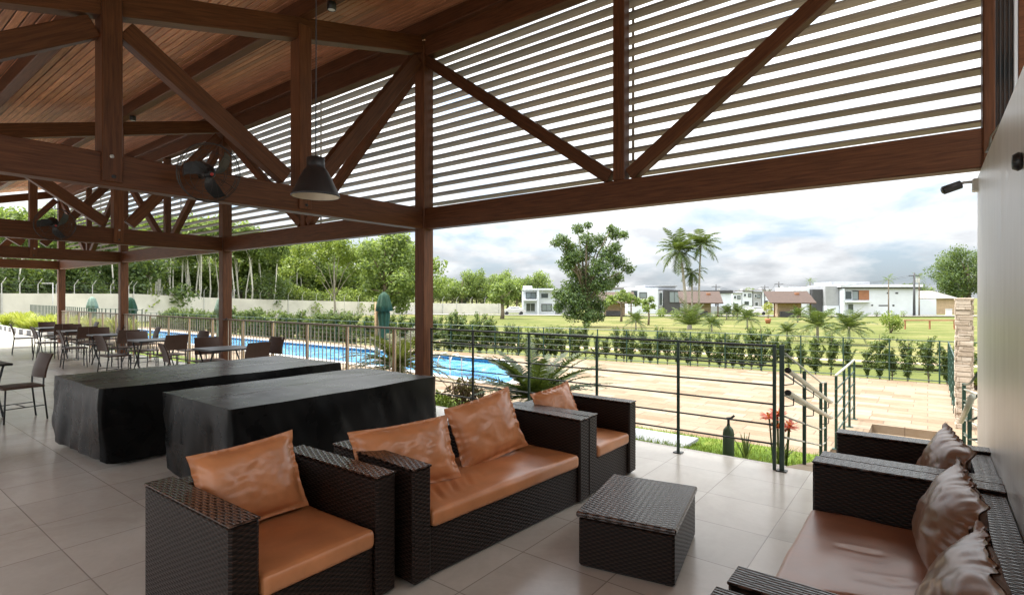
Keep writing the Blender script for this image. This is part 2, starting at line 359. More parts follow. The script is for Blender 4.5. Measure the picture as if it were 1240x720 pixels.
GLASS, t_, b_ = newmat('dark_window_glass'); setb(b_, col=(.05, .065, .075), rough=.06, spec=.8)
PALEGL, t_, b_ = newmat('pale_reflecting_glass'); setb(b_, col=(.22, .26, .28), rough=.1, spec=.8)
STEEL = plain('dark_painted_steel', (.022, .026, .026), .38, 0, .2, 20)
GREENST = plain('dark_green_painted_steel', (.018, .05, .036), .35, 0, .2, 20)
PALEST = plain('pale_painted_tube', (.42, .43, .37), .35, 0, .12, 10)
GALV = plain('galvanised_steel', (.55, .55, .54), .45, .3, .12, 6)
PICK = plain('pale_picket_paint', (.50, .45, .38), .55, 0, .15, 10)
RAILW = plain('weathered_rail_paint', (.20, .15, .11), .6, 0, .2, 5)
BLACKP = plain('black_plastic', (.014, .014, .015), .42, 0, .2, 10)
BLACKM = plain('black_enamel', (.009, .0095, .010), .42, 0, .15, 10)
WHITEP = plain('white_plastic', (.7, .7, .68), .4, 0, .05, 10)
REDP = plain('red_plastic', (.4, .03, .03), .4, 0, .05, 10)
CREAM = plain('shade_inner_enamel', (.62, .56, .44), .45, 0, .08, 10)
UMBG = plain('green_canvas', (.012, .052, .030), .85, 0, .2, 8, .2)
UMBP = plain('faded_green_canvas', (.15, .22, .18), .85, 0, .2, 8, .2)
BOTG = plain('bottle_green_paint', (.05, .085, .045), .4, 0, .15, 10)
TERRA = plain('terracotta', (.40, .16, .08), .8, 0, .2, 8)
CARW = plain('white_car_paint', (.7, .7, .72), .25, 0, .03, 2)
RUB = plain('tyre_rubber', (.02, .02, .02), .8)
POOLT = stone('pool_tiles', .3, .3, [(.05, .28, .55), (.07, .36, .66), (.09, .42, .72), (.12, .48, .76)], (.2, .5, .75), .3)
WATER, t_, b_ = newmat('pool_water'); setb(b_, rough=.04, spec=.35)
v_ = coords(t_, 'Object'); n_a = noi(t_, v_, 2.3, 5, .6, 1.2); n_b = noi(t_, v_, 1.1, 4, .6, 2.0)
L(t_, ramp(t_, n_b, [(.35, (.04, .18, .40)), (.52, (.10, .33, .56)), (.66, (.32, .56, .70))]), b_.inputs['Base Color']); bump(t_, b_, n_a, .35, .12)  # pale patches in the base colour stand in for white reflections

# ---------------------------------------------------------------- ground, deck, pool, floor
gx = np.concatenate([[-3000, -1200, -500, -300], np.arange(-200, 121, 8), [300, 800, 2500]]); gy = np.concatenate([[-1500, -300, -60, -25], np.arange(-8, 201, 8), [300, 600, 1500, 3500]])
Pg = np.array([[(x, y, zt(x, y)-.16+(0.10*mnoise.noise(Vector((x*.06, y*.06, 0))) if y > 30 else 0)) for x in gx] for y in gy]); Pg[:, :, 2] += .16*(Pg[:, :, 1] > 18)
struct(MB().quadsheet(Pg, len(gx), len(gy)).build('ground', LAWN, smooth=True))
def strip(name, pts, half, m, lift=.02):
    P = np.array(pts, float); T = np.gradient(P, axis=0); T /= np.linalg.norm(T, axis=1)[:, None]; Nn = np.stack([-T[:, 1], T[:, 0]], 1)
    n = 40; tt = np.linspace(0, len(P)-1, n); P2 = np.stack([np.interp(tt, range(len(P)), P[:, i]) for i in (0, 1)], 1); N2 = np.stack([np.interp(tt, range(len(P)), Nn[:, i]) for i in (0, 1)], 1)
    rows = []
    for s_ in (-1, 1):
        q = P2+N2*half*s_; rows.append([(x, y, zt(x, y)+.11+lift) for x, y in q])
    return struct(MB().quadsheet(np.array(rows), n, 2).build(name, m))
strip('garden_path', [(-60, 16.2), (-30, 18.6), (-14, 20.6), (2, 22), (14, 23)], .4, TAN)
strip('road', [at(470, 106), at(640, 98), at(800, 92), at(1000, 90), at(1200, 91)], 2.6, ASPH)
strip('pavement', [at(500, 100), at(640, 93.5), at(800, 88.2), at(1000, 86.2), at(1200, 87.2)], .9, CONC, .05)
# pool deck with the pool cut out
ZD = -.56
outer = [(-52, 8.55), (-30, 8.5), (-12, 8.45), (-4.0, 8.45), (-2.1, 8.25), (-1.12, 8.1), (-1.12, 9.1), (-.77, 9.1), (-.77, 11.35), (.32, 11.35), (.32, 9.4), (3.5, 9.4), (3.5, 17.95), (.3, 17.75), (-5, 17.6), (-16.2, 16.0), (-28, 15.6), (-52, 15.5)]
inner = [(-44, 10.9), (-13, 11.0), (-10.2, 10.75), (-9.2, 10.62), (-8.55, 10.72), (-8.4, 11.05), (-8.75, 11.7), (-10.2, 13.5), (-11.2, 14.55), (-11.8, 14.8), (-12.6, 14.75), (-44, 14.1)]
import bmesh
def flat_with_hole(name, out, inn, z, m):
    bm = bmesh.new(); eds = []
    for lp in (out, inn):
        if lp is None: continue
        vs = [bm.verts.new((x, y, z)) for x, y in lp]
        for i in range(len(vs)): eds.append(bm.edges.new((vs[i], vs[(i+1) % len(vs)])))
    bmesh.ops.triangle_fill(bm, use_beauty=True, edges=eds, normal=(0, 0, 1))
    for f in bm.faces:
        f.normal_update()
        if f.normal.z < 0: f.normal_flip()
    me = bpy.data.meshes.new(name); bm.to_mesh(me); bm.free(); me.materials.append(m); return link(name, me)
struct(flat_with_hole('pool_deck', outer, inner, ZD, DECK))
b = MB()                                        # deck edges, down into the soil, and the pool's walls and bottom
def skirt(b, lp, z0, z1):
    for i in range(len(lp)):
        a, c = lp[i], lp[(i+1) % len(lp)]; ln = math.hypot(a[0]-c[0], a[1]-c[1])
        b.add([(*a, z0), (*c, z0), (*c, z1), (*a, z1)], [[0, 1, 2, 3]], [[(0, z0), (ln, z0), (ln, z1), (0, z1)]])
skirt(b, outer, ZD-.45, ZD-.002); struct(b.build('pool_deck_edge', DECK))
b = MB(); skirt(b, inner, -2, ZD-.002); struct(b.build('pool_wall', POOLT))
struct(flat_with_hole('pool_water', inner, None, -.66, WATER))
b = MB()
cpt = [np.array(p) for p in inner]
for i in range(len(cpt)):
    a, c = cpt[i], cpt[(i+1) % len(cpt)]; b.beam((*a, ZD+.02), (*c, ZD+.02), .3, .035, .008)
struct(b.build('pool_coping', CONC))
# terrace floor
XW = .315; EDGE = 5.82
struct(MB().box((-15, (EDGE-4)/2, -.15), (36, EDGE+4, .30), bev=.01).build('terrace_floor', TILES))
struct(MB().box((4.2, (EDGE-4)/2, -.152), (2.3, EDGE+4, .29), bev=.01).build('service_floor', CONC))
struct(MB().box((-12, -19.01, -.17), (60, 30, .28), bev=.01).build('added_bounce_ground', ASPH))  # unseen ground added behind the camera; its tone sets the bounce indoors
b = MB(); b.box((-15.3, EDGE+.035, -.14), (28.4, .07, .27), bev=.012); struct(b.build('terrace_edge_stone', CONC))
# grass bank below the terrace
nx_, ny_ = 120, 12
Pb = []
for y in np.linspace(EDGE+.06, 8.6, ny_):
    Pb.append([(x, y, -.10-.44*min(1, max(0, (y-5.9)/2.1))**.8+.03*mnoise.noise(Vector((x*1.3, y*1.3, 3)))) for x in np.linspace(-30, -1.1, nx_)])
struct(MB().quadsheet(np.array(Pb), nx_, ny_).build('grass_bank', LAWN2, smooth=True))
Pn = rng.random((9000, 2))*[5.6, 2.6]+[-6.7, 5.95]
P3 = np.array([(x, y, -.10-.44*min(1, max(0, (y-5.9)/2.1))**.8+.02) for x, y in Pn])
n = len(P3); hgt = rng.uniform(.02, .055, n); a_ = rng.uniform(0, 2*PI, n); ln_ = rng.normal(0, .03, (n, 2)); wd = .006
bx_ = np.stack([np.cos(a_)*wd, np.sin(a_)*wd, 0*a_], 1); tip = P3+np.stack([ln_[:, 0], ln_[:, 1], hgt], 1)
V = np.stack([P3-bx_-[0, 0, .03], P3+bx_-[0, 0, .03], tip+bx_*.15, tip-bx_*.15], 1).reshape(-1, 3)
tag(quads_obj('grass', V, rng.random(n), GRASSB), 'short mown grass on the bank below the terrace railing', 'grass', kind='stuff')
# ramp down to the deck, and the sunken landing
b = MB()
b.add([(-1.12, EDGE+.005, -.004), (.32, EDGE+.005, -.004), (.32, 9.1, -.70), (-1.12, 9.1, -.70), (-1.12, EDGE+.005, -1.1), (.32, EDGE+.005, -1.1), (.32, 9.1, -1.1), (-1.12, 9.1, -1.1)],
      [[0, 1, 2, 3], [4, 5, 1, 0], [5, 6, 2, 1], [7, 4, 0, 3]])
struct(b.build('ramp', DECK))
struct(MB().box((-.2, 10.23, -.82), (1.9, 2.26, .24), bev=.005).build('landing', DECK))

# ---------------------------------------------------------------- pavilion
pav = thing('pavilion', 'open timber pavilion with dark trusses, louvred eaves and board ceiling', 'pavilion', (0, 0, 0))
CX = [.33-6.33*k for k in range(5)]; YC = 5.65
RS = .265
zbot = lambda y: 4.24+RS*(y-1.8)                # underside of the top chords
for k, x in enumerate(CX):
    zb = 0 if k else 2.60
    vpost(MB(), (x+(.045 if k == 0 else 0), YC, (zb+5.45)/2), (.20 if k else .075, .20, 5.45-zb), bev=.01).build('column', WOOD, pav)
for k in range(4):
    x0, x1 = CX[k]-(.1 if k else -.03), CX[k+1]+.1; xm = (x0+x1)/2
    MB().beam((x0, YC, 2.815), (x1, YC, 2.815), .16, .31).build('eave_beam', WOOD, pav)
    g = part('girder', pav)
    MB().beam((x0, YC, 5.37), (x1, YC, 5.37), .16, .30).build('upper_beam', WOOD, g)
    vpost(MB(), (xm, YC, (2.97+5.22)/2), (.14, .14, 2.25-.002)).build('post', WOOD, g)
    MB().beam((xm-.12, YC, 3.02), (x1+.0, YC, 5.16), .13, .15).build('brace', WOOD, g)
    MB().beam((xm+.12, YC, 3.02), (x0-.0, YC, 5.16), .13, .15).build('brace', WOOD, g)
    b = MB()
    for z in np.arange(3.075, 5.5, .1425):
        b.beam((x0+(.10 if k else .01), 5.86, z+random.uniform(-.004, .004)), (x1-.10, 5.86, z+random.uniform(-.004, .004)), .165, .02, .003)
    b.build('louvre_panel', LOUV, pav)
    MB().box((xm, 5.97, 4.2), (.03, .02, 2.5), bev=.003).build('louvre_stile', LOUV, pav)
YP = [5.55, 3.63, 1.70, -.23, -2.16]
for k, x in enumerate(CX):
    if k == 0: continue
    tr = part('truss', pav)
    MB().beam((x, YC-.10, 2.815), (x, -2.4, 2.815), .17, .30).build('tie_beam', WOOD, tr)
    MB().beam((x, YC-.10, zbot(YC)+.125), (x, -2.4, zbot(-2.4)+.125), .17, .245).build('top_chord', WOOD, tr)
    for y in YP[1:4]:
        z1 = zbot(y)+.17
        vpost(MB(), (x+.012, y, (2.70+z1)/2), (.205, .16, z1-2.70)).build('post', WOOD, tr)
    for y in YP[1:4]:
        for z in (2.75, 2.93): MB().tube([(x+.112, y+random.uniform(-.02, .02), z), (x+.126, y, z)], .016, 8).build('bolt', GALV if z > 2.8 else BLACKP, tr)
    def br(y0, z0, y1, z1): MB().beam((x, y0, z0), (x, y1, z1), .13, .19).build('brace', WOOD, tr)
    br(YP[0]-.06, zbot(YP[0])-.08, YP[1]+.2, 3.06)
    br(YP[2]+.12, zbot(YP[2])-.06, YP[1]-.2, 3.06)
    br(YP[2]-.12, zbot(YP[2])-.12, YP[3]+.2, 3.04)
    vpost(MB(), (x, -2.35, 1.5), (.2, .2, 3.0)).build('column', WOOD, pav)
for y in YP:
    MB().beam((.9, y, zbot(y)+.36), (-25.9, y, zbot(y)+.36), .13, .21).build('purlin', WOOD, pav)
b = MB(); nrow = 0
zb_ = lambda y: zbot(y)+.475
for y in np.arange(-2.75, 6.55, .103):
    xs = 1.5
    while xs > -26.2:
        ln = random.uniform(2.2, 4.4); xe = max(-26.2, xs-ln)
        b.beam((xs-.002, y, zb_(y)+.012), (xe+.002, y, zb_(y)+.012), .089, .016, .004, up=(0, -RS, 1)); xs = xe
b.build('ceiling_boards', CEIL, pav)
b = MB(); b.beam((-12.3, -2.8, zb_(-2.8)+.09), (-12.3, 6.6, zb_(6.6)+.09), 27.8, .1); b.build('roof_covering', ROOFT, pav)
MB().beam((1.5, 6.63, zb_(6.6)+.02), (-26.2, 6.63, zb_(6.6)+.02), .04, .24).build('fascia', WOOD, pav)
# what stands above and behind the end wall
MB().box((.465, 5.60, 4.2), (.10, .05, 2.6), bev=.004).build('dark_glazing', GLASS, pav)
for q in (.44, .465, .49): MB().box((q, 5.565, 4.2), (.006, .02, 2.6), bev=.002).build('glazing_bar', DGREY, pav)
MB().box((.528, 5.58, 4.2), (.024, .07, 2.6), bev=.004).build('pale_frame', WHITE, pav)
MB().box((.98, 5.6, 4.2), (.88, .12, 2.6), bev=.004).build('infill', WOOD, pav)
WT = 2.62
tag(MB().box((XW+.15, (YC+.06-1.2)/2, (WT)/2), (.30, YC+.06+1.2, WT-.004), bev=.012).build('end_wall', PLASTER), 'smooth grey burnt cement wall behind the wicker sofa at the right', 'wall')

# ---------------------------------------------------------------- railings
def rail_main():
    r = thing('metal_railing', 'dark metal railing of six thin horizontal bars along the terrace edge', 'railing', (0, YC, 0))
    for z in (1.185, .996, .807, .626, .429, .247):
        MB().tube([(-5.86, 0, z), (-1.15, 0, z)], .009 if z < 1.1 else .0125, 8).build('rail', STEEL, r, True)
    for x in (-5.84, -5.02, -4.06, -3.08, -2.105, -1.10):
        w_ = .028 if x < -1.2 else .042
        p = MB().box((x, 0, .60), (w_, .028, 1.20), bev=.004).build('post', GREENST if x > -4.5 else STEEL, r)
        MB().box((x, 0, .006), (.09, .08, .010), bev=.002).build('foot_plate', STEEL, p)
    MB().box((-1.165, 0, .60), (.03, .03, 1.20), bev=.004).build('post', GREENST, r)
rail_main()
def ramp_rail():
    r = thing('ramp_railing', 'green ramp railing with sloping bars and two pale tube handrails', 'railing', (-1.08, YC, 0))
    gz = lambda y: -.70*(y-.17)/3.28
    for y, z1 in ((1.06, .84), (2.22, .56), (2.62, .52)):
        MB().box((0, y, (gz(y)-.05+z1)/2), (.036, .028, z1-gz(y)+.05), bev=.004).build('post', GREENST, r)
    for k in range(5):
        z0 = 1.12-.20*k; MB().tube([(0, .02, z0), (0, 2.25, z0-.56), (.0, 2.62, z0-.60)], .010, 7).build('rail', PALEST, r, True)
    for z0 in (.99, .79):
        h = MB().tube([(.09, -.30, z0+.01), (.09, -.27, z0), (.09, 2.35, z0-.68), (.09, 2.45, z0-.69)], .024, 10).build('handrail', PALEST, r, True)
        MB().tube([(.09, -.325, z0+.012), (.09, -.295, z0+.008)], .027, 10).build('end_cap', BLACKP, h, True)
        for y in (-.05, 1.06, 2.2):
            zz = z0-.68*(y+.27)/2.62
            MB().tube([(.09, y, zz-.02), (.085, y+.02, zz-.09), (.0, y+.02, zz-.11)], .006, 6).build('bracket', STEEL, h, True)
ramp_rail()
def low_rail():
    r = thing('landing_railing', 'short level green railing at the foot of the ramp', 'railing', (-1.06, 9.15, ZD))
    for y in (0, .95, 1.7, 2.45):
        p = MB().box((0, y, .535), (.036, .036, 1.07), bev=.004).build('post', GREENST, r)
        MB().box((0, y, .006), (.10, .10, .010), bev=.002).build('foot_plate', GREENST, p)
    for z in (1.075, .87, .66, .45, .24): MB().tube([(0, -.02, z), (0, 2.47, z)], .012 if z < 1 else .018, 8).build('rail', PALEST if z > 1 else GREENST, r, True)
low_rail()
def right_rail():
    r = thing('wall_side_railing', 'green railing with pale handrail beside the grey wall and stone pillar', 'railing', (.44, 9.3, ZD))
    for (x, y) in ((-.06, 0), (-.06, -1.2), (.1, -.5)):
        MB().box((x, y, .54), (.04, .04, 1.08), bev=.004).build('post', GREENST, r)
    for z in (1.06, .85, .64, .43, .22): MB().tube([(-.06, .02, z), (-.06, -1.2, z+.16), (-.06, -2.6, z+.45)], .012, 7).build('rail', GREENST, r, True)
    for z in (1.0, .8, .6, .4): MB().tube([(-.06, 0, z), (.1, -.5, z), (.3, -.5, z)], .012, 7).build('side_rail', PALEST, r, True)
    MB().tube([(-.12, -.75, .70), (-.12, -2.9, 1.32)], .026, 10).build('handrail', PALEST, r, True)
right_rail()
pick = None
def picket_bay(x0, x1, label):
    r = thing('picket_railing', label, 'railing', (0, YC, 0), 0, 'picket railings between the pavilion columns')
    MB().box(((x0+x1)/2, 0, 1.165), (x1-x0, .07, .03), bev=.005).build('top_rail', RAILW, r)
    MB().box(((x0+x1)/2, 0, .13), (x1-x0, .04, .03), bev=.004).build('bottom_rail', RAILW, r)
    npst = int(round((x1-x0)/1.22))
    for k in range(npst):
        x = x0+(k+.5)*(x1-x0)/npst
        MB().tube([(x, .03, 0), (x, .03, .6), (x, .03, 1.14)], .030, 10).build('post', POSTW, r, True)
    global pick
    m = int((x1-x0)/.122)
    for k in range(m):
        x = x0+(k+.5)*(x1-x0)/m
        if pick is None: pick = MB().box((0, 0, .645), (.014, .014, 1.0), bev=.002).build('picket', PICK, r, loc=(x, -.01, 0))
        else: link('picket', pick.data, r, (x, -.01, 0))
picket_bay(CX[2]+.1, CX[1]-.1, 'pale picket railing with round posts right before the blue pool')
picket_bay(CX[3]+.1, CX[2]-.1, 'pale picket railing behind the dining chairs, between second and third columns')
picket_bay(CX[4]+.1, CX[3]-.1, 'farthest pale picket railing, by the last column at the left')

# ---------------------------------------------------------------- lounge furniture
def rcush(sx, sy, sz, r=.035, wob=.006, n=26, seed=0, sag=.0, creases=()):
    """a soft upholstered slab: rounded box grid with slight swelling and creases"""
    b = MB(); 
    def sh(u, v, w):           # cube point -> rounded
        p = np.array([u*sx/2, v*sy/2, w*sz/2]); q = np.clip(p, [-sx/2+r, -sy/2+r, -sz/2+r], [sx/2-r, sy/2-r, sz/2-r]); d = p-q; l = np.linalg.norm(d)
        if l > 1e-9: d = d/l*r
        p = q+d; cr = mnoise.noise(Vector((p[0]*5+seed, p[1]*5, p[2]*3)))*wob
        if w > 0: p[2] += (1-u*u)*(1-v*v)*.014-sag*math.exp(-((u+.2)**2+(v)**2)*2)
        p[2] += cr if w > 0 else 0; p[0] += cr*.6*u
        if w > 0:
            for (ax_, ay_, bx__, by__, dp, wd_) in creases:
                A_ = np.array([ax_*sx/2, ay_*sy/2]); B_ = np.array([bx__*sx/2, by__*sy/2]); dd = B_-A_; tt = min(1, max(0, (p[:2]-A_) @ dd/(dd @ dd))); ds = np.linalg.norm(p[:2]-A_-tt*dd)
                p[2] -= dp*math.sin(PI*min(1, max(.0, tt)))**.6*(math.exp(-(ds/wd_)**2)-.45*math.exp(-((ds-2.2*wd_)/wd_)**2))
        return p
    g = np.linspace(-1, 1, n); g = np.sign(g)*np.abs(g)**.8; h = np.linspace(-1, 1, 9)
    for ax in range(3):
        for sgn in (-1, 1):
            A = g if ax != 0 else g; B = h if ax != 2 else g
            if ax == 2: P = [[sh(u, v, sgn) for u in g] for v in g]
            elif ax == 0: P = [[sh(sgn, v, w_) for v in g] for w_ in h]
            else: P = [[sh(u, sgn, w_) for u in g] for w_ in h]
            P = np.array(P); 
            if (sgn > 0) == (ax == 1): P = P[:, ::-1]
            b.quadsheet(P, P.shape[1], P.shape[0])
    return b
def make_sofa(name, label, cat, wid, loc, rz, leath, group=None, dep=.85, creases=(), bt=.125):
    r = thing(name, label, cat, loc, rz, group); H = .67; A = .135
    for s_ in (-1, 1):
        o = MB().box((-dep/2, s_*(wid/2-A/2), H/2+.01), (dep, A, H-.02), bev=.012).build('arm', WICK, r)
        MB().box((-dep/2, s_*(wid/2-A/2), H+.002), (dep+.004, A+.004, .012), bev=.005).build('arm_cap', WICKT, o)
    MB().box((-dep/2-.01, 0, .155), (dep-.03, wid-2*A-.002, .29), bev=.01).build('base', WICK, r)
    o = MB().box((-dep+.003+bt/2, 0, .475), (bt, wid-2*A-.002, .35), bev=.01).build('backrest', WICK, r)
    MB().box((-dep+.003+bt/2, 0, .652), (bt+.005, wid-2*A-.002, .012), bev=.004).build('back_cap', WICKT, o)
    c = rcush(dep-.15, wid-2*A-.02, .105, .032, .007, 80 if creases else 30, random.random()*9, .008, creases).build('seat_cushion', leath, r, True, loc=(-(dep-.15)/2+.008, 0, .352))
    for s_ in (-1, 1):
        for x in (-.06, -dep+.06): MB().box((x, s_*(wid/2-.06), .006), (.05, .05, .014), bev=.003).build('foot', BLACKP, r)
    return r
SEATG = 'dark wicker lounge seats'
make_sofa('armchair', 'dark wicker armchair with tan seat, nearest at the lower left', 'armchair', .92, (-2.36, 1.555, 0), rad(.8), LEATHER, SEATG, .91)
make_sofa('loveseat', 'dark wicker loveseat with two tan pillows facing the coffee table', 'sofa', 1.80, (-2.245, 2.985, 0), rad(-3.8), LEATHER, SEATG, .85, [(.75, -.80, -.1, -.62, .011, .016), (.7, -.62, -.05, -.42, .011, .015), (.6, -.42, -.05, -.22, .009, .014), (.5, -.20, -.1, -.05, .007, .013)])
make_sofa('armchair', 'dark wicker armchair with tan seat closest to the terrace railing corner', 'armchair', .87, (-2.195, 4.345, 0), rad(-1), LEATHER, SEATG)
make_sofa('sofa', 'dark wicker sofa with pinkish-sheen seat against the grey wall', 'sofa', 1.86, (-.545, 2.855, 0), PI, LEATHER2, SEATG, .855, [(.45, .35, -.35, .22, .012, .016), (.2, .05, -.5, -.1, .007, .02), (.5, -.35, -.1, -.4, .006, .02)], .10)
make_sofa('armchair', 'dark wicker armchair by the ramp, beyond the sofa along the wall', 'armchair', .87, (-.525, 4.232, 0), PI, LEATHER2, SEATG, .84, (), .10)
make_sofa('armchair', 'dark wicker armchair cut off at the bottom edge beside the wall sofa', 'armchair', .88, (-.565, 1.43, 0), PI, LEATHER2, SEATG, .85)
def pillow(label, size, loc, normal, roll, leath, seed, thick=.17, ruf=.012):
    """square scatter pillow with a gathered flange; normal = facing direction"""
    n = 44; b = MB(); w_, h_ = size; P = {}
    for sgn in (1, -1):
        G = np.zeros((n, n, 3))
        for j, v in enumerate(np.linspace(-1, 1, n)):
            for i, u in enumerate(np.linspace(-1, 1, n)):
                e = max(abs(u), abs(v)); k = min(1, e/.9)
                prof = max(0., (1-min(1, abs(u)/.88)**2.6)*(1-min(1, abs(v)/.88)**2.6))**.55
                pin = 1-.055*(1-abs(v)**2)*(abs(u)**3) if True else 1
                piv = 1-.055*(1-abs(u)**2)*(abs(v)**3)
                x = u*w_/2*pin; y = v*h_/2*piv
                z = sgn*thick/2*prof
                wr = mnoise.noise(Vector((u*2.2+seed, v*2.2, sgn)))*.018+mnoise.noise(Vector((u*6+seed, v*6, sgn*3)))*.006
                z += sgn*wr*prof
                edge = max(0, (e-.62)/.38); ang = math.atan2(v, u)
                gath = .5*math.sin(ang*27+seed+5*mnoise.noise(Vector((u*2.2, v*2.2, seed))))+1.5*mnoise.noise(Vector((math.cos(ang)*5.5, math.sin(ang)*5.5, seed)))
                z += gath*ruf*edge**1.6*(1 if e < .99 else .8)+sgn*.004
                G[j, i] = (x, y, z)
        if sgn < 0: G = G[:, ::-1]
        b.quadsheet(G, n, n)
    Z = Vector(normal).normalized(); X = Vector((0, 0, 1)).cross(Z).normalized(); Y = Z.cross(X)
    R = Matrix((X, Y, Z)).transposed() @ Matrix.Rotation(roll, 3, 'Z')
    o = b.build('pillow', leath, smooth=True); o.matrix_world = Matrix.Translation(loc) @ R.to_4x4()
    return tag(o, label, 'pillow', 'leather scatter pillows')
pillow('shiny tan pillow leaning in the nearest lower left armchair', (.57, .45), (-2.985, 1.505, .625), (.93, -.10, .36), rad(4), LEATHER, 1.3)
pillow('tan pillow slumped low against the near arm of the loveseat', (.72, .44), (-2.75, 2.43, .60), (.88, -.28, .40), rad(2), LEATHER, 4.2)
pillow('tan pillow standing upright at the far end of the loveseat', (.66, .50), (-2.72, 3.23, .635), (.93, -.20, .30), rad(9), LEATHER, 7.7)
pillow('small tan pillow in the armchair next to the terrace railing', (.44, .44), (-2.72, 4.24, .61), (.85, -.40, .36), rad(12), LEATHER, 2.9)
pillow('brown crumpled pillow nearest in the sofa along the wall', (.62, .46), (.085, 2.36, .60), (-.93, -.02, .36), rad(0), LEATHER3, 5.5, .2, .016)
pillow('brown gathered pillow at the far end of the wall sofa', (.60, .46), (.075, 3.20, .62), (-.93, -.14, .36), rad(-5), LEATHER3, 8.1, .2, .016)
pillow('brown pillow in the armchair beside the ramp', (.50, .44), (.07, 4.22, .62), (-.90, -.25, .34), rad(-8), LEATHER3, 3.7, .17, .014)
ct = thing('coffee_table', 'low square woven dark wicker coffee table on the grey tiles', 'coffee table', (-1.492, 3.325, 0), rad(10.5))
MB().box((0, 0, .155), (.575, .775, .30), bev=.012).build('body', WICK, ct)
MB().box((0, 0, .322), (.60, .80, .035), bev=.012).build('top', WICKT, ct)
for x in (-.25, .25):
    for y in (-.35, .35): MB().box((x, y, .004), (.04, .04, .010), bev=.002).build('foot', BLACKP, ct)

# covered tables
def cover_sheet(x0, x1, y0, y1, z, seed, amp=.02, drop=.03):
    """cover draped over a table: top grid and flared, creased skirts as one surface"""
    b = MB(); n = 60
    def top(u, v):
        x = x0+(x1-x0)*u; y = y0+(y1-y0)*v
        rid = .004*math.exp(-((u-.5)/.02)**2)
        return (x, y, z+.010*mnoise.noise(Vector((x*1.6, y*1.6, seed)))+.0025*mnoise.noise(Vector((x*5, y*5, seed)))+rid)
    b.quadsheet(np.array([[top(u, v) for u in np.linspace(0, 1, 40)] for v in np.linspace(0, 1, n)]), 40, n)
    per = []
    for u in np.linspace(0, 1, 36)[:-1]: per.append((u, 0.))
    for v in np.linspace(0, 1, 60)[:-1]: per.append((1., v))
    for u in np.linspace(1, 0, 36)[:-1]: per.append((u, 1.))
    for v in np.linspace(1, 0, 60): per.append((0., v))
    rows = []
    for k, tt in enumerate(np.linspace(0, 1, 16)):
        row = []
        for q, (u, v) in enumerate(per):
            p = np.array(top(u, v)); nx = (u >= .999)*1.-(u <= .001)*1.; ny = (v >= .999)*1.-(v <= .001)*1.
            s_ = u*3.3*(x1-x0)/1.4 if ny else v*3.3*(y1-y0)/1.4
            dg = s_+.9*tt*(1 if ny else -1); fold = amp*tt*(mnoise.noise(Vector((s_*.75, seed+nx*5+ny*9, tt*.8)))+.35*mnoise.noise(Vector((dg*1.7, seed+nx*3+ny*2, tt*.6))))+.020*min(1, tt*2)*mnoise.noise(Vector((dg*2.0, tt*1.2, seed)))+.010*min(1, tt*6)*mnoise.noise(Vector((dg*5.5, tt*3, seed)))
            corner = min(u, 1-u)*(x1-x0)+min(v, 1-v)*(y1-y0)
            bulge = .008-.02*tt+.03*tt*math.exp(-(min(abs(u), abs(1-u))*(x1-x0) if ny else min(v, 1-v)*(y1-y0))/.12)*.5
            off = fold+bulge*min(1, tt*4); sag = 0
            row.append((p[0]+nx*off, p[1]+ny*off, p[2]-(z-drop-.03*mnoise.noise(Vector((s_*.8, seed, 1)))-.05*math.exp(-corner/.10))*tt-(.012*min(1, tt*8))))
        rows.append(row)
    b.quadsheet(np.array(rows), len(per), 16); return b
cv = thing('covered_table', 'long table under a black cover reaching the floor, farther back', 'covered table', (0, 0, 0), 0, 'tables under black covers')
cover_sheet(-7.78, -6.24, 1.70, 4.36, .775, 3.3, .085, .05).build('cover', VINYL, cv, True)
MB().box((-7.01, 3.03, .38), (1.3, 2.4, .70), bev=.01).build('table', DGREY, cv)
cv = thing('covered_table', 'table under a creased black vinyl cover right behind the loveseat', 'covered table', (0, 0, 0), 0, 'tables under black covers')
cover_sheet(-5.68, -4.36, 2.03, 4.28, .765, 8.8, .10, .02).build('cover', VINYL, cv, True)
MB().box((-5.02, 3.155, .37), (1.1, 2.0, .70), bev=.01).build('table', DGREY, cv)

# ---------------------------------------------------------------- dining tables and chairs
def make_chair(label):
    r = thing('dining_chair', label, 'chair', (0, 0, 0), 0, 'brown woven dining chairs')
    s = rcush(.44, .44, .03, .012, .001, n=10).build('seat', CHAIRW, r, True, loc=(0, 0, .455))
    P = []
    for z in np.linspace(0, 1, 9):
        P.append([(-.205-.03*z-.06*z*z+.025*(1-y*y), y*.225*(1-.04*z), .56+.32*z) for y in np.linspace(-1, 1, 9)])
    P = np.array(P); b = MB(); b.quadsheet(P, 9, 9); Q = P.copy(); Q[..., 0] -= .022; b.quadsheet(Q[:, ::-1], 9, 9)
    for e0, e1 in ((P[:, 0], Q[:, 0]), (Q[:, -1], P[:, -1])): b.quadsheet(np.stack([e0, e1]), 9, 2)
    b.quadsheet(np.stack([P[-1], Q[-1]]), 9, 2); b.quadsheet(np.stack([Q[0], P[0]]), 9, 2)
    b.build('backrest', CHAIRW, r, True)
    for y in (-.2, .2):
        MB().tube([(.20, y, 0), (.185, y, .44)], .011, 8).build('leg', STEEL, r, True)
        MB().tube([(-.25, y, 0), (-.205, y, .44), (-.21, y, .58)], .011, 8).build('leg', STEEL, r, True)
        MB().tube([(.19, y, .19), (-.23, y, .19)], .007, 6).build('stretcher', STEEL, r, True)
    MB().tube([(-.02, -.2, .19), (-.02, .2, .19)], .007, 6).build('stretcher', STEEL, r, True)
    return r
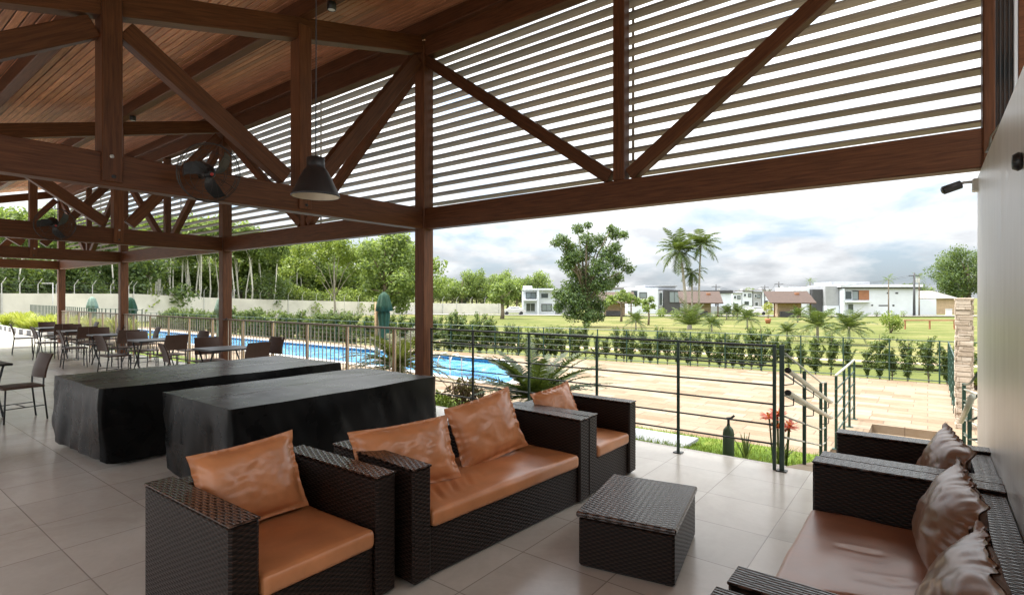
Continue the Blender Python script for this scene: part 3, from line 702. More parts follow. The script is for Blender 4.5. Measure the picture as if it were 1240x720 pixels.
def make_table(label):
    r = thing('dining_table', label, 'table', (0, 0, 0), 0, 'dining tables on the terrace')
    MB().box((0, 0, .725), (.80, .80, .03), bev=.012).build('tabletop', BLACKM, r)
    for s_ in (-1, 1):
        for q in (-1, 1): MB().tube([(s_*.30, q*.32, 0), (-s_*.04, q*.32, .38), (-s_*.30, q*.32, .71)], .014, 8).build('leg', STEEL, r, True)
    MB().tube([(0, -.32, .36), (0, .32, .36)], .011, 8).build('crossbar', STEEL, r, True)
    return r
TN = ['nearest dining table behind the covered tables', 'second dining table by the third column', 'middle dining table of the row', 'fourth dining table of the row', 'farthest dining table near the planter']
TX = [-10.1, -13.3, -16.0, -18.65, -21.1]
chair0 = table0 = None
for k, x in enumerate(TX):
    lab = 'dark square-topped ' + TN[k]
    if table0 is None: table0 = make_table(lab); table0.location = (x, 4.62, 0)
    else: dup(table0, (x, 4.60, 0), random.uniform(-.08, .08), lab)
    for side, (dx, dy, rz) in {'walkway side': (random.uniform(-.1, .15), -.72, PI/2), 'railing side': (random.uniform(-.1, .1), .74, -PI/2), 'near side': (.70, random.uniform(-.06, .1), PI), 'far side': (-.72, random.uniform(-.05, .1), 0)}.items():
        lb = f'brown woven chair on the {side} of the {TN[k]}'
        p = (x+dx, 4.61+dy, 0); q = rz+random.uniform(-.2, .2)
        if chair0 is None: chair0 = make_chair(lb); chair0.location = p; chair0.rotation_euler = (0, 0, q)
        else: dup(chair0, p, q, lb)
dup(chair0, (-9.72, 1.74, 0), rad(-84), 'dark woven chair seen side-on at the left edge beside the covered table')
dup(table0, (-10.42, 1.32, 0), rad(4), 'dark dining table just cut off by the left edge')
dup(chair0, (-9.6, 1.03, 0), rad(176), 'dark woven chair mostly cut off at the left edge')

# ---------------------------------------------------------------- things on the pavilion
pl = thing('pendant_lamp', 'black bell-shaped pendant lamp hanging on a long cord', 'lamp', (-2.66, 1.70, 2.20)); pl.scale = (.86, .86, .86)
b = MB(); b.lathe([(.146, .0), (.150, .004), (.148, .012), (.125, .06), (.098, .12), (.074, .165), (.058, .185), (.056, .20), (.056, .245), (.045, .252), (.0, .254)], k=36); b.build('shade', BLACKM, pl, True)
b = MB(); b.lathe([(.145, .003), (.120, .06), (.093, .118), (.068, .16), (.03, .18), (.0, .182)], k=36); b.build('shade_lining', CREAM, pl, True)
b = MB(); b.lathe([(0, .075), (.022, .082), (.03, .105), (.022, .13), (.014, .15), (.014, .18)], k=16); b.build('bulb', WHITEP, pl, True)
MB().tube([(0, 0, .25), (.004, 0, .9), (0, 0, (zbot(1.7)+.27-2.20)/.86)], .004, 6).build('cord', BLACKP, pl)
def make_fan(label, loc, nrm):
    r = thing('wall_fan', label, 'fan', loc, 0, 'fans mounted on the tie beams')
    Z = Vector(nrm).normalized(); X = Vector((0, 0, 1)).cross(Z).normalized(); Y = Z.cross(X); R = np.array(Matrix((X, Y, Z)).transposed())
    b = MB(); b.lathe([(0, -.30), (.07, -.295), (.088, -.26), (.088, -.06), (.07, -.02), (.05, 0), (.0, .0)], k=20, R=R); mo = b.build('motor', BLACKP, r, True)
    b = MB(); b.lathe([(.0, .05), (.035, .045), (.055, .02), (.06, -.01)], k=20, R=R); h = b.build('hub', BLACKP, r, True); b = MB(); b.lathe([(0, .058), (.018, .056), (.022, .045)], k=12, R=R); b.build('badge', REDP, h, True)
    for k in range(3):
        P = []; a0 = 2*PI*k/3+.5
        for t in np.linspace(0, 1, 8):
            rr_ = .05+.25*t; wdt = .05+.13*math.sin(min(1, t*1.05+.1)*PI*.75)
            row = []
            for s_ in np.linspace(-1, 1, 5):
                a = a0+.55*t+s_*wdt/(2*rr_+.08); row.append(R @ np.array([rr_*math.cos(a), rr_*math.sin(a), .03+s_*.035*(1-.3*t)]))
            P.append(row)
        P = np.array(P); b = MB(); b.quadsheet(P, 5, 8); b.quadsheet(P[:, ::-1]-R @ np.array([0, 0, .008]), 5, 8); b.build('blade', BLACKP, r, True)
    b = MB()
    for rr_, z in ((.34, .02), (.345, -.02), (.34, -.06), (.25, .085), (.25, -.12), (.12, .10)):
        b.tube([R @ np.array([rr_*math.cos(a), rr_*math.sin(a), z]) for a in np.linspace(0, 2*PI, 33)], .004 if rr_ > .3 else .0025, 5, False)
    for k in range(16):
        a = 2*PI*k/16; c, s_ = math.cos(a), math.sin(a)
        b.tube([R @ np.array([q*c, q*s_, z]) for q, z in ((.05, .105), (.15, .102), (.25, .085), (.34, .02), (.34, -.06), (.25, -.12), (.09, -.15))], .0018, 4, False)
    b.build('cage', BLACKP, r)
    r.scale = (.84, .84, .84)
    MB().tube([R @ np.array([0, -.02, -.17]), R @ np.array([0, -.10, -.24]), R @ np.array([.05, -.12, -.30])], .022, 8).build('bracket', BLACKP, r, True)
    return r
make_fan('big black caged fan mounted on the nearest tie beam', (-5.6, 2.42, 2.87), (.93, .02, -.36))
make_fan('far black caged fan on the second truss', (-11.95, 2.62, 2.9), (.9, .0, -.4))
def spot(label, loc):
    r = thing('spotlight', label, 'spotlight', loc, 0, 'ceiling spotlights')
    MB().lathe([(0, .09), (.045, .09), (.05, .08), (.05, 0), (.042, -.004)], k=18).build('can', BLACKM, r, True)
    MB().lathe([(.042, .002), (0, .006)], k=18).build('lens', WHITEP, r)
spot('small black ceiling spotlight near the pendant cord', (-5.35, 3.62, 4.90)); spot('small ceiling spotlight beside the second truss', (-11.6, 3.66, 4.90)); spot('small ceiling spotlight at the upper left corner', (-10.0, 1.52, 4.58))
cc = thing('security_camera', 'small grey security camera under the beam end', 'camera', (.31, 5.66, 2.58))
MB().box((-.005, 0, -.04), (.05, .09, .10), bev=.008).build('wall_box', WHITEP, cc)
MB().tube([(-.03, 0, -.01), (-.08, -.01, -.01), (-.12, -.02, -.03)], .012, 8).build('arm', GALV, cc, True)
b = MB(); b.tube([(-.10, -.02, -.025), (-.21, -.05, -.065)], .034, 14); h = b.build('housing', DGREY, cc, True)
b = MB(); b.tube([(-.208, -.049, -.064), (-.216, -.052, -.067)], .026, 12); b.build('lens', BLACKP, h, True)
tag(MB().tube([(.33, 5.6, 2.64), (.36, 5.2, 2.70), (.32, 5.0, 2.66), (.37, 4.6, 2.72), (.33, 4.5, 2.65), (.35, 4.0, 2.66), (.34, 4.9, 2.74), (.36, 5.5, 2.66)], .006, 6).build('cable', BLACKP, smooth=True), 'loose black cable tangled on top of the grey wall', 'cable')
b = MB(); b.lathe([(0, 0), (.035, 0), (.04, .012), (.03, .03), (0, .032)], k=18, R=rot(0, -PI/2, 0)); tag(b.build('wall_knob', BLACKP, smooth=True, loc=(XW-.002, 3.1, 2.22)), 'small round black knob on the grey wall', 'fixture')  # round black wall knob of unidentified purpose
hk = thing('coat_hook', 'small black hook on the railing post side of the second column', 'hook', (CX[2]+.1, 5.56, 1.17)); MB().tube([(0, 0, 0), (.12, 0, .0), (.16, 0, .03)], .012, 7).build('arm', BLACKP, hk, True)

# ---------------------------------------------------------------- garden near the terrace
def frond(p0, az, el, length, droop, m_leaf, nl=22, lw=.022, ll=.2, vee=.6, crv=None):
    """pinnate frond: returns leaf quads and rachis points"""
    pts = []; p = np.array(p0, float); e = el
    for k in range(nl+1):
        pts.append(p.copy()); st = length/nl; p = p+st*np.array([math.cos(az)*math.cos(e), math.sin(az)*math.cos(e), math.sin(e)]); e -= droop/nl*(.4+1.2*k/nl)
    pts = np.array(pts); V = []
    side = np.array([-math.sin(az), math.cos(az), 0])
    for k in range(2, nl+1):
        t = k/nl; L_ = ll*math.sin(PI*min(1, .12+.86*t))**.7; T = pts[k]-pts[k-1]; T /= np.linalg.norm(T); up = np.cross(side, T); up = up if up[2] > 0 else -up
        for s_ in (-1, 1):
            d = s_*side*.85+T*.55+up*vee*random.uniform(.5, 1)+np.array(rng.normal(0, .08, 3)); d[2] -= .15; d /= np.linalg.norm(d)
            wv = T*lw; a = pts[k]; V += [a-wv*.6, a+wv*.6, a+d*L_*.6+wv*.45-[0, 0, L_*.03], a+d*L_-[0, 0, L_*.14]]
    return np.array(V), pts
def palm_mesh(nf, length, ll, lw, el0, el1, droop, leafm, base, nl=20, rach=.015, vee=.5, seed=0):
    Vs = []; mb = MB()
    for k in range(nf):
        f = (k+.5)/nf; az = k*2.39996+random.uniform(-.2, .2); el = el0+(el1-el0)*f+random.uniform(-.12, .12)
        V, pts = frond(base, az, el, length*random.uniform(.82, 1.1), droop*random.uniform(.7, 1.25), leafm, nl, lw, ll, vee)
        Vs.append(V); mb.tube(pts[::3], np.linspace(rach, rach*.3, len(pts[::3])), 4, False)
    return np.concatenate(Vs), mb
def make_palm(name, label, cat, trunk_h, r0, r1, nf, length, ll, lw, el0, el1, droop, leafm, loc, group=None, nl=20, vee=.5, lean=0, bark=None):
    bark = bark or PALMBARK; r = thing(name, label, cat, loc, 0, group)
    V, mb = palm_mesh(nf, length, ll, lw, el0, el1, droop, leafm, (lean, 0, trunk_h), nl, max(.012, length*.008), vee)
    rr = np.repeat(rng.random(len(V)//4//nl+1), nl)[:len(V)//4]*.6+rng.random(len(V)//4)*.4
    quads_obj('crown', V, rr, leafm, r); mb.build('frond_stem', LF_YELLOW, r)
    if trunk_h > .05:
        MB().tube([(0, 0, -.15), (lean*.15, 0, trunk_h*.35), (lean*.5, 0, trunk_h*.7), (lean, 0, trunk_h+.05)], [r0*1.25, r0, (r0+r1)/2, r1], 10).build('trunk', bark, r, True)
    return r
CYG = 'cycads below the terrace railing'
make_palm('cycad', 'dark green cycad with stiff arching fronds beside the blue pool tip', 'cycad', .35, .13, .11, 58, 1.32, .17, .030, -.1, .95, .55, LF_CYCAD, (-5.15, 7.35, -.35), CYG, 34, .35, bark=BARK)
make_palm('cycad', 'drooping brownish cycad behind the picket railing beside the first column', 'cycad', .55, .14, .12, 46, 1.4, .19, .030, -.2, 1.1, 1.0, LF_CYCAD2, (-8.75, 7.5, -.32), CYG, 34, .35, bark=BARK)
def leafy(name, label, cat, loc, clumps, n, size, leafm, stem=None, group=None, asp=.45):
    r = thing(name, label, cat, loc, 0, group); P = []
    tot = sum(c[3]**2 for c in clumps)
    for (x, y, z, q) in clumps:
        m = int(n*q*q/tot); d = rng.normal(size=(m, 3)); d /= np.linalg.norm(d, axis=1)[:, None]; P.append(np.array([x, y, z])+d*(q*(.35+.65*rng.random(m)**.5))[:, None])
    P = np.concatenate(P); V, rr = leafmesh(P, size*rng.uniform(.7, 1.3, len(P)), asp=asp); quads_obj('foliage', V, rr, leafm, r)
    if stem:
        b = MB()
        for (x, y, z, q) in clumps[:8]: b.tube([(0, 0, -.1), (x*.4, y*.4, z*.5), (x, y, z)], [stem, stem*.7, stem*.3], 6)
        b.build('stem', BARK, r, True)
    return r
leafy('purple_shrub', 'low purple-leaved shrub between the covered table and the railing', 'shrub', (-6.35, 6.85, -.35), [(-.15, 0, .3, .22), (.2, .05, .35, .22), (0, .1, .45, .2), (.4, 0, .3, .16)], 700, .09, LF_PURPLE, .012)
leafy('lime_shrub', 'small lime green shrub under the purple one', 'shrub', (-6.6, 6.45, -.3), [(0, 0, .2, .2), (.2, .05, .16, .16)], 400, .07, LF_YELLOW, .01)
leafy('lime_shrub', 'small lime green shrub at the foot of the cycad', 'shrub', (-4.85, 6.5, -.3), [(0, 0, .2, .2), (.25, .05, .2, .16)], 400, .06, LF_YELLOW, .01)
def strappy(name, label, cat, loc, n, h, flowers=0, group=None):
    r = thing(name, label, cat, loc, 0, group); V = []
    for k in range(n):
        a = random.uniform(0, 2*PI); out = random.uniform(.15, .6)*h; hh = h*random.uniform(.6, 1); wv = np.array([-math.sin(a), math.cos(a), 0])*.013
        pts = [np.array([math.cos(a)*out*t**1.6, math.sin(a)*out*t**1.6, hh*(t-.25*t*t*out/h)]) for t in np.linspace(0, 1, 6)]
        for i in range(5):
            w0 = wv*(1-.8*(i/5)**2); w1 = wv*(1-.8*((i+1)/5)**2); V += [pts[i]-w0, pts[i]+w0, pts[i+1]+w1, pts[i+1]-w1]
    quads_obj('leaves', np.array(V), np.repeat(rng.random(n), 5), LF_HEDGE, r)
    for k in range(flowers):
        x, y = random.uniform(-.22, .22), random.uniform(-.12, .12); z = h*random.uniform(1.3, 1.65)
        s = MB().tube([(x*.6, y*.6, 0), (x, y, z)], .008, 6).build('flower_stem', LF_HEDGE, r, True)
        Vp = []
        for j in range(26):
            a = j*2.4; u = 1.25*np.array([math.cos(a), math.sin(a), random.uniform(-.4, .7)]); sd_ = np.cross(u, [0, 0, 1.]); sd_ /= np.linalg.norm(sd_); c0 = np.array([x, y, z])
            Vp += [c0-sd_*.008, c0+sd_*.008, c0+u*.07+sd_*.02, c0+u*.085-sd_*.006]
        quads_obj('petals', np.array(Vp), rng.random(26), LF_PETAL, s)
    return r
strappy('amaryllis', 'clump of tall red amaryllis flowers beside the railing corner post', 'flower', (-1.33, 6.75, -.30), 26, .36, 7)
strappy('strappy_plant', 'green strappy plant with bare flower stalks at the floor edge', 'plant', (-1.62, 6.42, -.25), 12, .42)
gb = thing('green_cylinder', 'dark green cylinder with a black valve standing on the grass beyond the railing', 'cylinder', (-1.745, 6.20, -.25))
MB().lathe([(0, -.05), (.058, -.05), (.060, .0), (.060, .40), (.052, .445), (.030, .475), (.018, .485), (.018, .50)], k=24).build('body', BOTG, gb, True)
MB().tube([(0, 0, .48), (0, 0, .56)], .014, 10).build('valve', BLACKP, gb, True)
MB().tube([(-.02, 0, .565), (.03, 0, .575), (.06, .01, .605)], .013, 8).build('nozzle', BLACKM, gb, True)
struct(MB().box((-3.35, 7.75, -.475), (1.25, .8, .05), bev=.006).build('stepping_slab', GREYP))
pp = thing('stone_pillar', 'square pillar of stacked beige stone beside the grey wall', 'pillar', (.49, 11.98, ZD)); MB().box((0, 0, 1.08), (.21, .21, 2.16), bev=.006).build('shaft', PILL, pp)
b = MB()
for k in range(25):
    z = .04+k*.087
    for s_, ax in ((1, 0), (-1, 0), (-1, 1)):
        o = random.uniform(.105, .120); q = random.uniform(-.03, .03)
        c_ = (s_*o, q, z) if ax == 0 else (q, s_*o, z); sz = (.02, .2, .078) if ax == 0 else (.2, .02, .078); b.box(c_, sz, bev=.006)
b.build('stone_facing', PILL, pp); MB().box((0, 0, 2.18), (.26, .26, .045), bev=.01).build('cap', PILL, pp)
# closed parasols on the far side of the pool
def parasol(label, loc, tilt, m, h=2.35):
    r = thing('closed_parasol', label, 'parasol', loc, random.uniform(0, 6), 'closed parasols round the pool'); r.rotation_euler = tilt
    MB().tube([(0, 0, 0), (0, 0, h)], .022, 8).build('pole', GALV, r, True)
    MB().lathe([(.0, h+.06), (.05, h+.05), (.17, h-.08), (.26, h-.42), (.29, h-.62), (.24, h-.60)], k=40, wave=lambda a, z: .12*math.sin(8*a)).build('canopy_cap', m, r, True)
    MB().lathe([(.16, h-.55), (.19, h-.75), (.15, h-1.1), (.17, h-1.4), (.20, h-1.75), (.10, h-1.78)], k=40, wave=lambda a, z: .2*math.sin(8*a+z)).build('canopy', m, r, True)
    MB().lathe([(0, .07), (.25, .06), (.3, .0)], k=20).build('base', DGREY, r, True)
x, y = at(465, 19.2); parasol('dark green closed parasol beside a pale post, right of the pool', (x, y, ZD), (0, 0, .4), UMBG, 2.35)
x, y = at(159, 27); parasol('dark green closed parasol leaning over, left of the pool', (x, y, ZD), (0.12, .33, 0), UMBG, 2.3)
x, y = at(269, 22); parasol('faded green closed parasol hidden behind the second column', (x, y, ZD), (.02, .05, 0), UMBP, 2.2)
x, y = at(112, 31); parasol('pale faded closed parasol farthest left', (x, y, ZD), (0, -.03, 0), UMBP, 2.2)
x, y = at(456, 19.4); tag(MB().tube([(0, 0, 0), (0, 0, 2.05)], .07, 10).build('wooden_post', POSTW, smooth=True, loc=(x, y, ZD)), 'pale wooden post standing beside the green parasol', 'post')
pk = thing('pool_ladder', 'thin steel ladder rails at the near edge of the pool', 'ladder', (-10.6, 10.75, ZD))
for q in (0, .45): MB().tube([(q, -.25, 0), (q, -.25, .5), (q, -.15, .66), (q, .05, .68), (q, .2, .55), (q, .25, -.6)], .018, 8).build('rail', GALV, pk, True)
for z in (-.15, -.4): MB().tube([(0, .25, z), (.45, .25, z)], .015, 6).build('rung', GALV, pk)
# hedge and its fence
def hedge_proto(k):
    P = []
    for q in range(26):
        z0 = random.uniform(.03, .72); a = random.uniform(0, 2*PI); ln = random.uniform(.2, .42)*(1.1-.5*z0); out = random.uniform(.25, .75)
        t_ = np.sort(rng.random(62))**.8; px_ = np.stack([np.cos(a)*out*ln*t_, np.sin(a)*out*ln*t_, z0+ln*t_], 1); P.append(px_+rng.normal(0, .022, (62, 3)))
    P = np.concatenate(P); n = len(P)
    V, r_ = leafmesh(P, .062*rng.uniform(.6, 1.35, n), asp=.42)
    return V, r_
HP = [(-46, 15.55), (-28, 15.75), (-16.2, 16.25), (-5, 17.85), (.25, 18.05), (3.4, 18.15)]
seg = np.array(HP); cum = np.concatenate([[0], np.cumsum(np.linalg.norm(np.diff(seg, axis=0), axis=1))])
protos = []
HG = 'young hedge shrubs along the pool fence'; sdist = 0; k = 0
while sdist < cum[-1]:
    x = np.interp(sdist, cum, seg[:, 0]); y = np.interp(sdist, cum, seg[:, 1])+.18; sc = random.choice((random.uniform(.9, 1.05), random.uniform(.85, 1.1), random.uniform(.7, .95)))*(1 if x > -14 else 1.35)
    if k < 4:
        r = thing('hedge_shrub', 'slim young hedge shrub with small leaves against the pool fence', 'shrub', (x, y, zt(x, y)+.02), random.uniform(0, 6), HG)
        V, r_ = hedge_proto(k); quads_obj('foliage', V, r_, LF_HEDGE, r)
        MB().tube([(0, 0, -.05), (.02, 0, .4), (0, .01, 1.0)], [.016, .012, .004], 5).build('stem', BARK, r); protos.append(r)
    else: dup(protos[random.randrange(4)], (x, y, zt(x, y)+.02), random.uniform(0, 6), scale=(sc*random.uniform(1.2, 1.7), sc*1.4, sc*random.uniform(1.08, 1.32)))
    sdist += .34*random.uniform(.6, 1.35); k += 1
def fence_run(name, label, pts, h, step, m, nr, zf, rr=.012):
    P = np.array(pts, float); cu = np.concatenate([[0], np.cumsum(np.linalg.norm(np.diff(P, axis=0), axis=1))])
    r = thing(name, label, 'fence', (P[0][0], P[0][1], 0)); o0 = P[0]; n = int(cu[-1]/step); first = None
    Q = [(np.interp(s_, cu, P[:, 0])-o0[0], np.interp(s_, cu, P[:, 1])-o0[1]) for s_ in np.linspace(0, cu[-1], n+1)]
    for (x, y) in Q:
        z = zf(x+o0[0], y+o0[1])
        if first is None: first = MB().box((0, 0, h/2), (.035, .035, h), bev=.004).build('post', m, r, loc=(x, y, z))
        else: link('post', first.data, r, (x, y, z))
    for j in range(nr):
        zz = .08+(h-.1)*j/(nr-1)
        MB().tube([(x, y, zf(x+o0[0], y+o0[1])+zz) for x, y in Q], rr*(1 if j in (0, nr-1) else .5), 5).build('rail', m, r)
    return r
fence_run('pool_fence', 'low dark wire fence with thin posts behind the stone pool deck', [(-46, 15.3), (-28, 15.5), (-16.2, 15.95), (-5, 17.5), (.25, 17.65), (3.4, 17.75)], 1.12, 1.05, GREENST, 6, lambda x, y: ZD-.01, .014)
fence_run('gate_fence', 'dark green fence running back from the stone pillar', [(.40, 12.3), (.42, 17.6)], 1.1, .9, GREENST, 6, lambda x, y: ZD, .014)
# planter at the left
kb = thing('planter_kerb', 'low kerb of alternating black and white blocks round the planter', 'kerb', (0, 0, 0))
kp = np.array([(-26.4, 7.6), (-27.6, 6.5), (-29.5, 6.05), (-33, 5.95), (-38.7, 6.15), (-46, 6.6)]); kc = np.concatenate([[0], np.cumsum(np.linalg.norm(np.diff(kp, axis=0), axis=1))])
for i, s_ in enumerate(np.arange(0, kc[-1], .62)):
    p = [np.interp(s_+q, kc, kp[:, j]) for q in (0, .58) for j in (0, 1)]
    MB().beam((p[0], p[1], .10), (p[2], p[3], .10), .16, .24, .01).build('block', CONC if i % 2 else DGREY, kb)
struct(flat_with_hole('forecourt', [(-33.05, -9), (-33.05, 5.86), (-38.7, 6.1), (-48, 6.5), (-75, 8), (-75, -9)], None, -.01, CONC))
struct(flat_with_hole('planter_soil', [(-26.4, 7.7), (-27.6, 6.6), (-29.5, 6.15), (-33, 6.05), (-38.7, 6.25), (-46, 6.7), (-46, 9.5), (-26.4, 9.5)], None, .02, LAWN2))
gp0 = []
for k in range(46):
    s_ = random.uniform(0, kc[-1]); x = np.interp(s_, kc, kp[:, 0])+random.uniform(-.3, .3); y = np.interp(s_, kc, kp[:, 1])+random.uniform(.5, 1.7)
    if k < 3:
        r = thing('golden_shrub', 'feathery yellow green shrub in the left planter', 'shrub', (x, y, .02), 0, 'yellow green planter shrubs')
        V = []
        for j in range(150):
            a = random.uniform(0, 2*PI); o = random.uniform(.1, .55); h_ = random.uniform(.3, .75); wv = np.array([-math.sin(a), math.cos(a), 0])*.02
            p0 = np.array([math.cos(a), math.sin(a), 0])*.06; p1 = p0+np.array([math.cos(a)*o*.5, math.sin(a)*o*.5, h_*.7]); p2 = p0+np.array([math.cos(a)*o, math.sin(a)*o, h_])
            V += [p0-wv, p0+wv, p1+wv, p1-wv, p1-wv, p1+wv, p2+wv*.2, p2-wv*.2]
        quads_obj('foliage', np.array(V), rng.random(300), LF_GOLD, r); gp0.append(r)
    else: dup(gp0[k % 3], (x, y, .02), random.uniform(0, 6), scale=random.uniform(.8, 1.2))
fence_run('planter_fence', 'green metal fence behind the yellow green planter shrubs', [(-26.2, 8.6), (-30, 8.3), (-50, 9.6)], 1.15, .5, GREENST, 7, lambda x, y: 0, .012)

# ---------------------------------------------------------------- trees
def tree(name, label, loc, clumps, n, size, leafm, trunk_r, bark=BARK, group=None, trunk_h=None, limbs=None, asp=.55):
    """tapered trunk, limbs out to the leaf clumps, leaves spread through the clumps"""
    r = thing(name, label, 'tree', loc, 0, group); P = []; nr = []
    w_ = np.array([c[3]*c[3] for c in clumps]); w_ = w_/w_.sum()
    for (x, y, z, q), f in zip(clumps, w_):
        m = int(n*f)+3; d = rng.normal(size=(m, 3)); d /= np.linalg.norm(d, axis=1)[:, None]
        rr = q*(.15+.85*rng.random(m)**.55)*(1+np.abs(rng.normal(0, .16, m)))*(1+.22*np.sin(d[:, 0]*5+x)*np.cos(d[:, 2]*4+z)); P.append(np.array([x, y, z])+d*rr[:, None]*[1, 1, .85]); nr.append(d)
    P = np.concatenate(P); V, rr = leafmesh(P, size*rng.uniform(.6, 1.35, len(P)), np.concatenate(nr)*.6+[0, 0, .35], asp, .8)
    quads_obj('crown', V, rr, leafm, r)
    top = max(c[2] for c in clumps); th = trunk_h or top*.45; b = MB()
    b.tube([(0, 0, -.3), (.03*th, .02*th, th*.4), (0, 0, th), (0, 0, top*.85)], [trunk_r*1.35, trunk_r, trunk_r*.75, trunk_r*.2], 9)
    for (x, y, z, q) in (clumps if limbs is None else clumps[:limbs]):
        z0 = min(th*random.uniform(.6, 1.2), z*.9); b.tube([(0, 0, z0), (x*.45, y*.45, z0+(z-z0)*.6), (x, y, z)], [trunk_r*.45, trunk_r*.28, trunk_r*.08], 6)
    b.build('trunk', bark, r, True); return r
def clump_px(px0, py0, d, lst, yj=.8):
    """(right px, up px, radius px) of each leaf clump, scaled to metres at the tree's distance, given depth of its own"""
    k = d/FPX; o = []
    for (a, e, q) in lst:
        lat = (a-px0)*k; dep = random.uniform(-yj, yj)*q*k*1.5; p = RV*lat+FV*dep; o.append((p[0], p[1], (py0-e)*k, q*k))
    return o
d = 47.8; x, y = at(710, d)
big = [(700, 276, 9), (708, 290, 10), (713, 272, 6), (678, 292, 10), (670, 294, 7), (688, 300, 10), (690, 312, 12), (683, 320, 11), (705, 308, 14), (716, 300, 9), (728, 290, 10), (748, 282, 10), (757, 285, 7), (742, 277, 6), (736, 308, 13), (750, 318, 12), (763, 326, 8), (752, 335, 10), (725, 325, 16), (700, 330, 16), (712, 345, 18), (692, 348, 14), (728, 345, 14), (740, 342, 10), (684, 360, 14), (700, 365, 17), (718, 365, 16), (728, 372, 12), (676, 372, 9), (694, 380, 12), (712, 382, 12), (674, 356, 9), (745, 300, 8), (726, 384, 7)]
tree('mango_tree', 'tall irregular dark green tree alone in the lawn, bare branch at right', (x, y, zt(x, y)), clump_px(710, 396, d, [(710+(a-710)*.94, e, q*.88) for a, e, q in big], 1.0), 22000, .21, LF_MANGO, .24, trunk_h=3.0)
d = 74; x, y = at(466, d)
dn = [(466, 300, 18), (450, 305, 14), (484, 302, 15), (495, 318, 14), (446, 325, 16), (470, 325, 22), (490, 340, 16), (455, 345, 16), (474, 355, 18), (498, 352, 12), (462, 370, 12), (485, 370, 12), (470, 286, 12), (488, 288, 10), (444, 350, 9), (508, 330, 9), (520, 318, 7), (526, 325, 4)]
tree('dense_tree', 'dense leafy tree behind the green parasol, in front of the wall', (x, y, zt(x, y)), clump_px(466, 386, d, dn, 1), 8000, .48, LF_FOREST, .35)
d = 78; x, y = at(405, d)
br_ = [(372, 305, 12), (385, 298, 14), (400, 292, 14), (418, 298, 13), (430, 308, 12), (440, 318, 10), (360, 318, 11), (375, 325, 10), (412, 312, 12), (395, 310, 10), (352, 330, 9), (345, 318, 9), (428, 328, 7), (386, 338, 6)]
tree('spreading_tree', 'pale-trunked tree with many bare spreading limbs before the white wall', (x, y, zt(x, y)), clump_px(405, 385, d, br_, 1), 7000, .38, LF_YELLOW, .17, PALMBARK, trunk_h=2.9, limbs=7)
d = 74; x, y = at(608, d)
tree('small_tree', 'small light green tree with dark trunk left of the big mango tree', (x, y, zt(x, y)), clump_px(608, 384, d, [(604, 348, 9), (616, 344, 10), (622, 354, 8), (598, 358, 8), (612, 360, 9), (625, 346, 6)], 1), 1800, .40, LF_FOREST, .25, trunk_h=2.3)
d = 62; x, y = at(752, d)
tree('flat_topped_tree', 'flat-topped small tree before the left kiosk', (x, y, zt(x, y)), clump_px(752, 390, d, [(742, 363, 7), (752, 359, 8), (763, 361, 7), (773, 366, 6), (735, 367, 5), (780, 370, 4)], 1), 1500, .30, LF_FOREST, .12, trunk_h=2.2)
d = 52; x, y = at(785, d)
tree('young_tree', 'thin young tree in the lawn right of the flat-topped tree', (x, y, zt(x, y)), clump_px(785, 394, d, [(783, 366, 5), (788, 362, 4), (781, 374, 5), (790, 371, 4)], 1), 420, .26, LF_FOREST, .09, trunk_h=2.0)
d = 120; x, y = at(1172, d)
tree('rain_tree', 'huge round dark tree behind the right white house', (x, y, zt(x, y)), clump_px(1172, 384, d, [(1176, 322, 22), (1160, 334, 19), (1150, 360, 13), (1165, 366, 15), (1180, 340, 22), (1146, 342, 12), (1158, 350, 14), (1139, 348, 9), (1150, 326, 10), (1165, 312, 10), (1196, 322, 18), (1205, 345, 20), (1170, 356, 12)], .6), 18000, .42, LF_DARK, .5)
# forest behind the boundary wall
def proto_tree(kind):
    if kind == 0:
        cl = [(random.gauss(0, 1.9), random.gauss(0, 1.9), random.uniform(4.0, 10.5), random.uniform(1.2, 2.1)) for _ in range(16)]; return cl, 3000, .55, LF_FOREST, .28, BARK, 5
    if kind == 1:
        cl = [(random.gauss(0, 2.2), random.gauss(0, 2.2), random.uniform(2.5, 8.5), random.uniform(1.3, 2.2)) for _ in range(16)]; return cl, 3200, .52, LF_DARK, .3, BARK, 4
    if kind == 2:
        cl = [(random.gauss(0, 1.1), random.gauss(0, 1.1), random.uniform(9.5, 13), random.uniform(.8, 1.5)) for _ in range(9)]; return cl, 1700, .45, LF_FOREST, .085, PALEBARK, 10
    cl = [(random.gauss(0, 1.5), random.gauss(0, 1.5), random.uniform(1.5, 4.6), random.uniform(.9, 1.5)) for _ in range(12)]; return cl, 1900, .42, LF_YELLOW, .18, BARK, 2
KN = [('broad_tree', 'mid green broad forest tree behind the pale boundary wall'), ('evergreen_tree', 'dark evergreen forest tree behind the pale boundary wall'), ('slender_tree', 'slender white-trunked forest tree behind the pale boundary wall'), ('forest_shrub', 'yellowish bushy undergrowth tree behind the pale boundary wall')]
prot = {}
def place_forest(kind, px, d, sc, lab=None, grp=None):
    x, y = at(px, d); j = random.randrange(2); key = (kind, j); nm, lb = KN[kind]
    if key not in prot:
        cl, n, sz, lm, tr_, bk, th = proto_tree(kind)
        prot[key] = tree(nm, lb, (x, y, zt(x, y)), cl, n, sz, lm, tr_, bk, 'forest trees behind the wall', th); prot[key].scale = (sc,)*3; r = prot[key]
    else: r = dup(prot[key], (x, y, zt(x, y)), random.uniform(0, 6), lb, (sc*random.uniform(.9, 1.15), sc, sc))
    if kind == 2: r.rotation_euler = (random.uniform(-.10, .10), random.uniform(-.10, .10), random.uniform(0, 6))
    if lab: r['label'] = lab
    if grp: r['group'] = grp
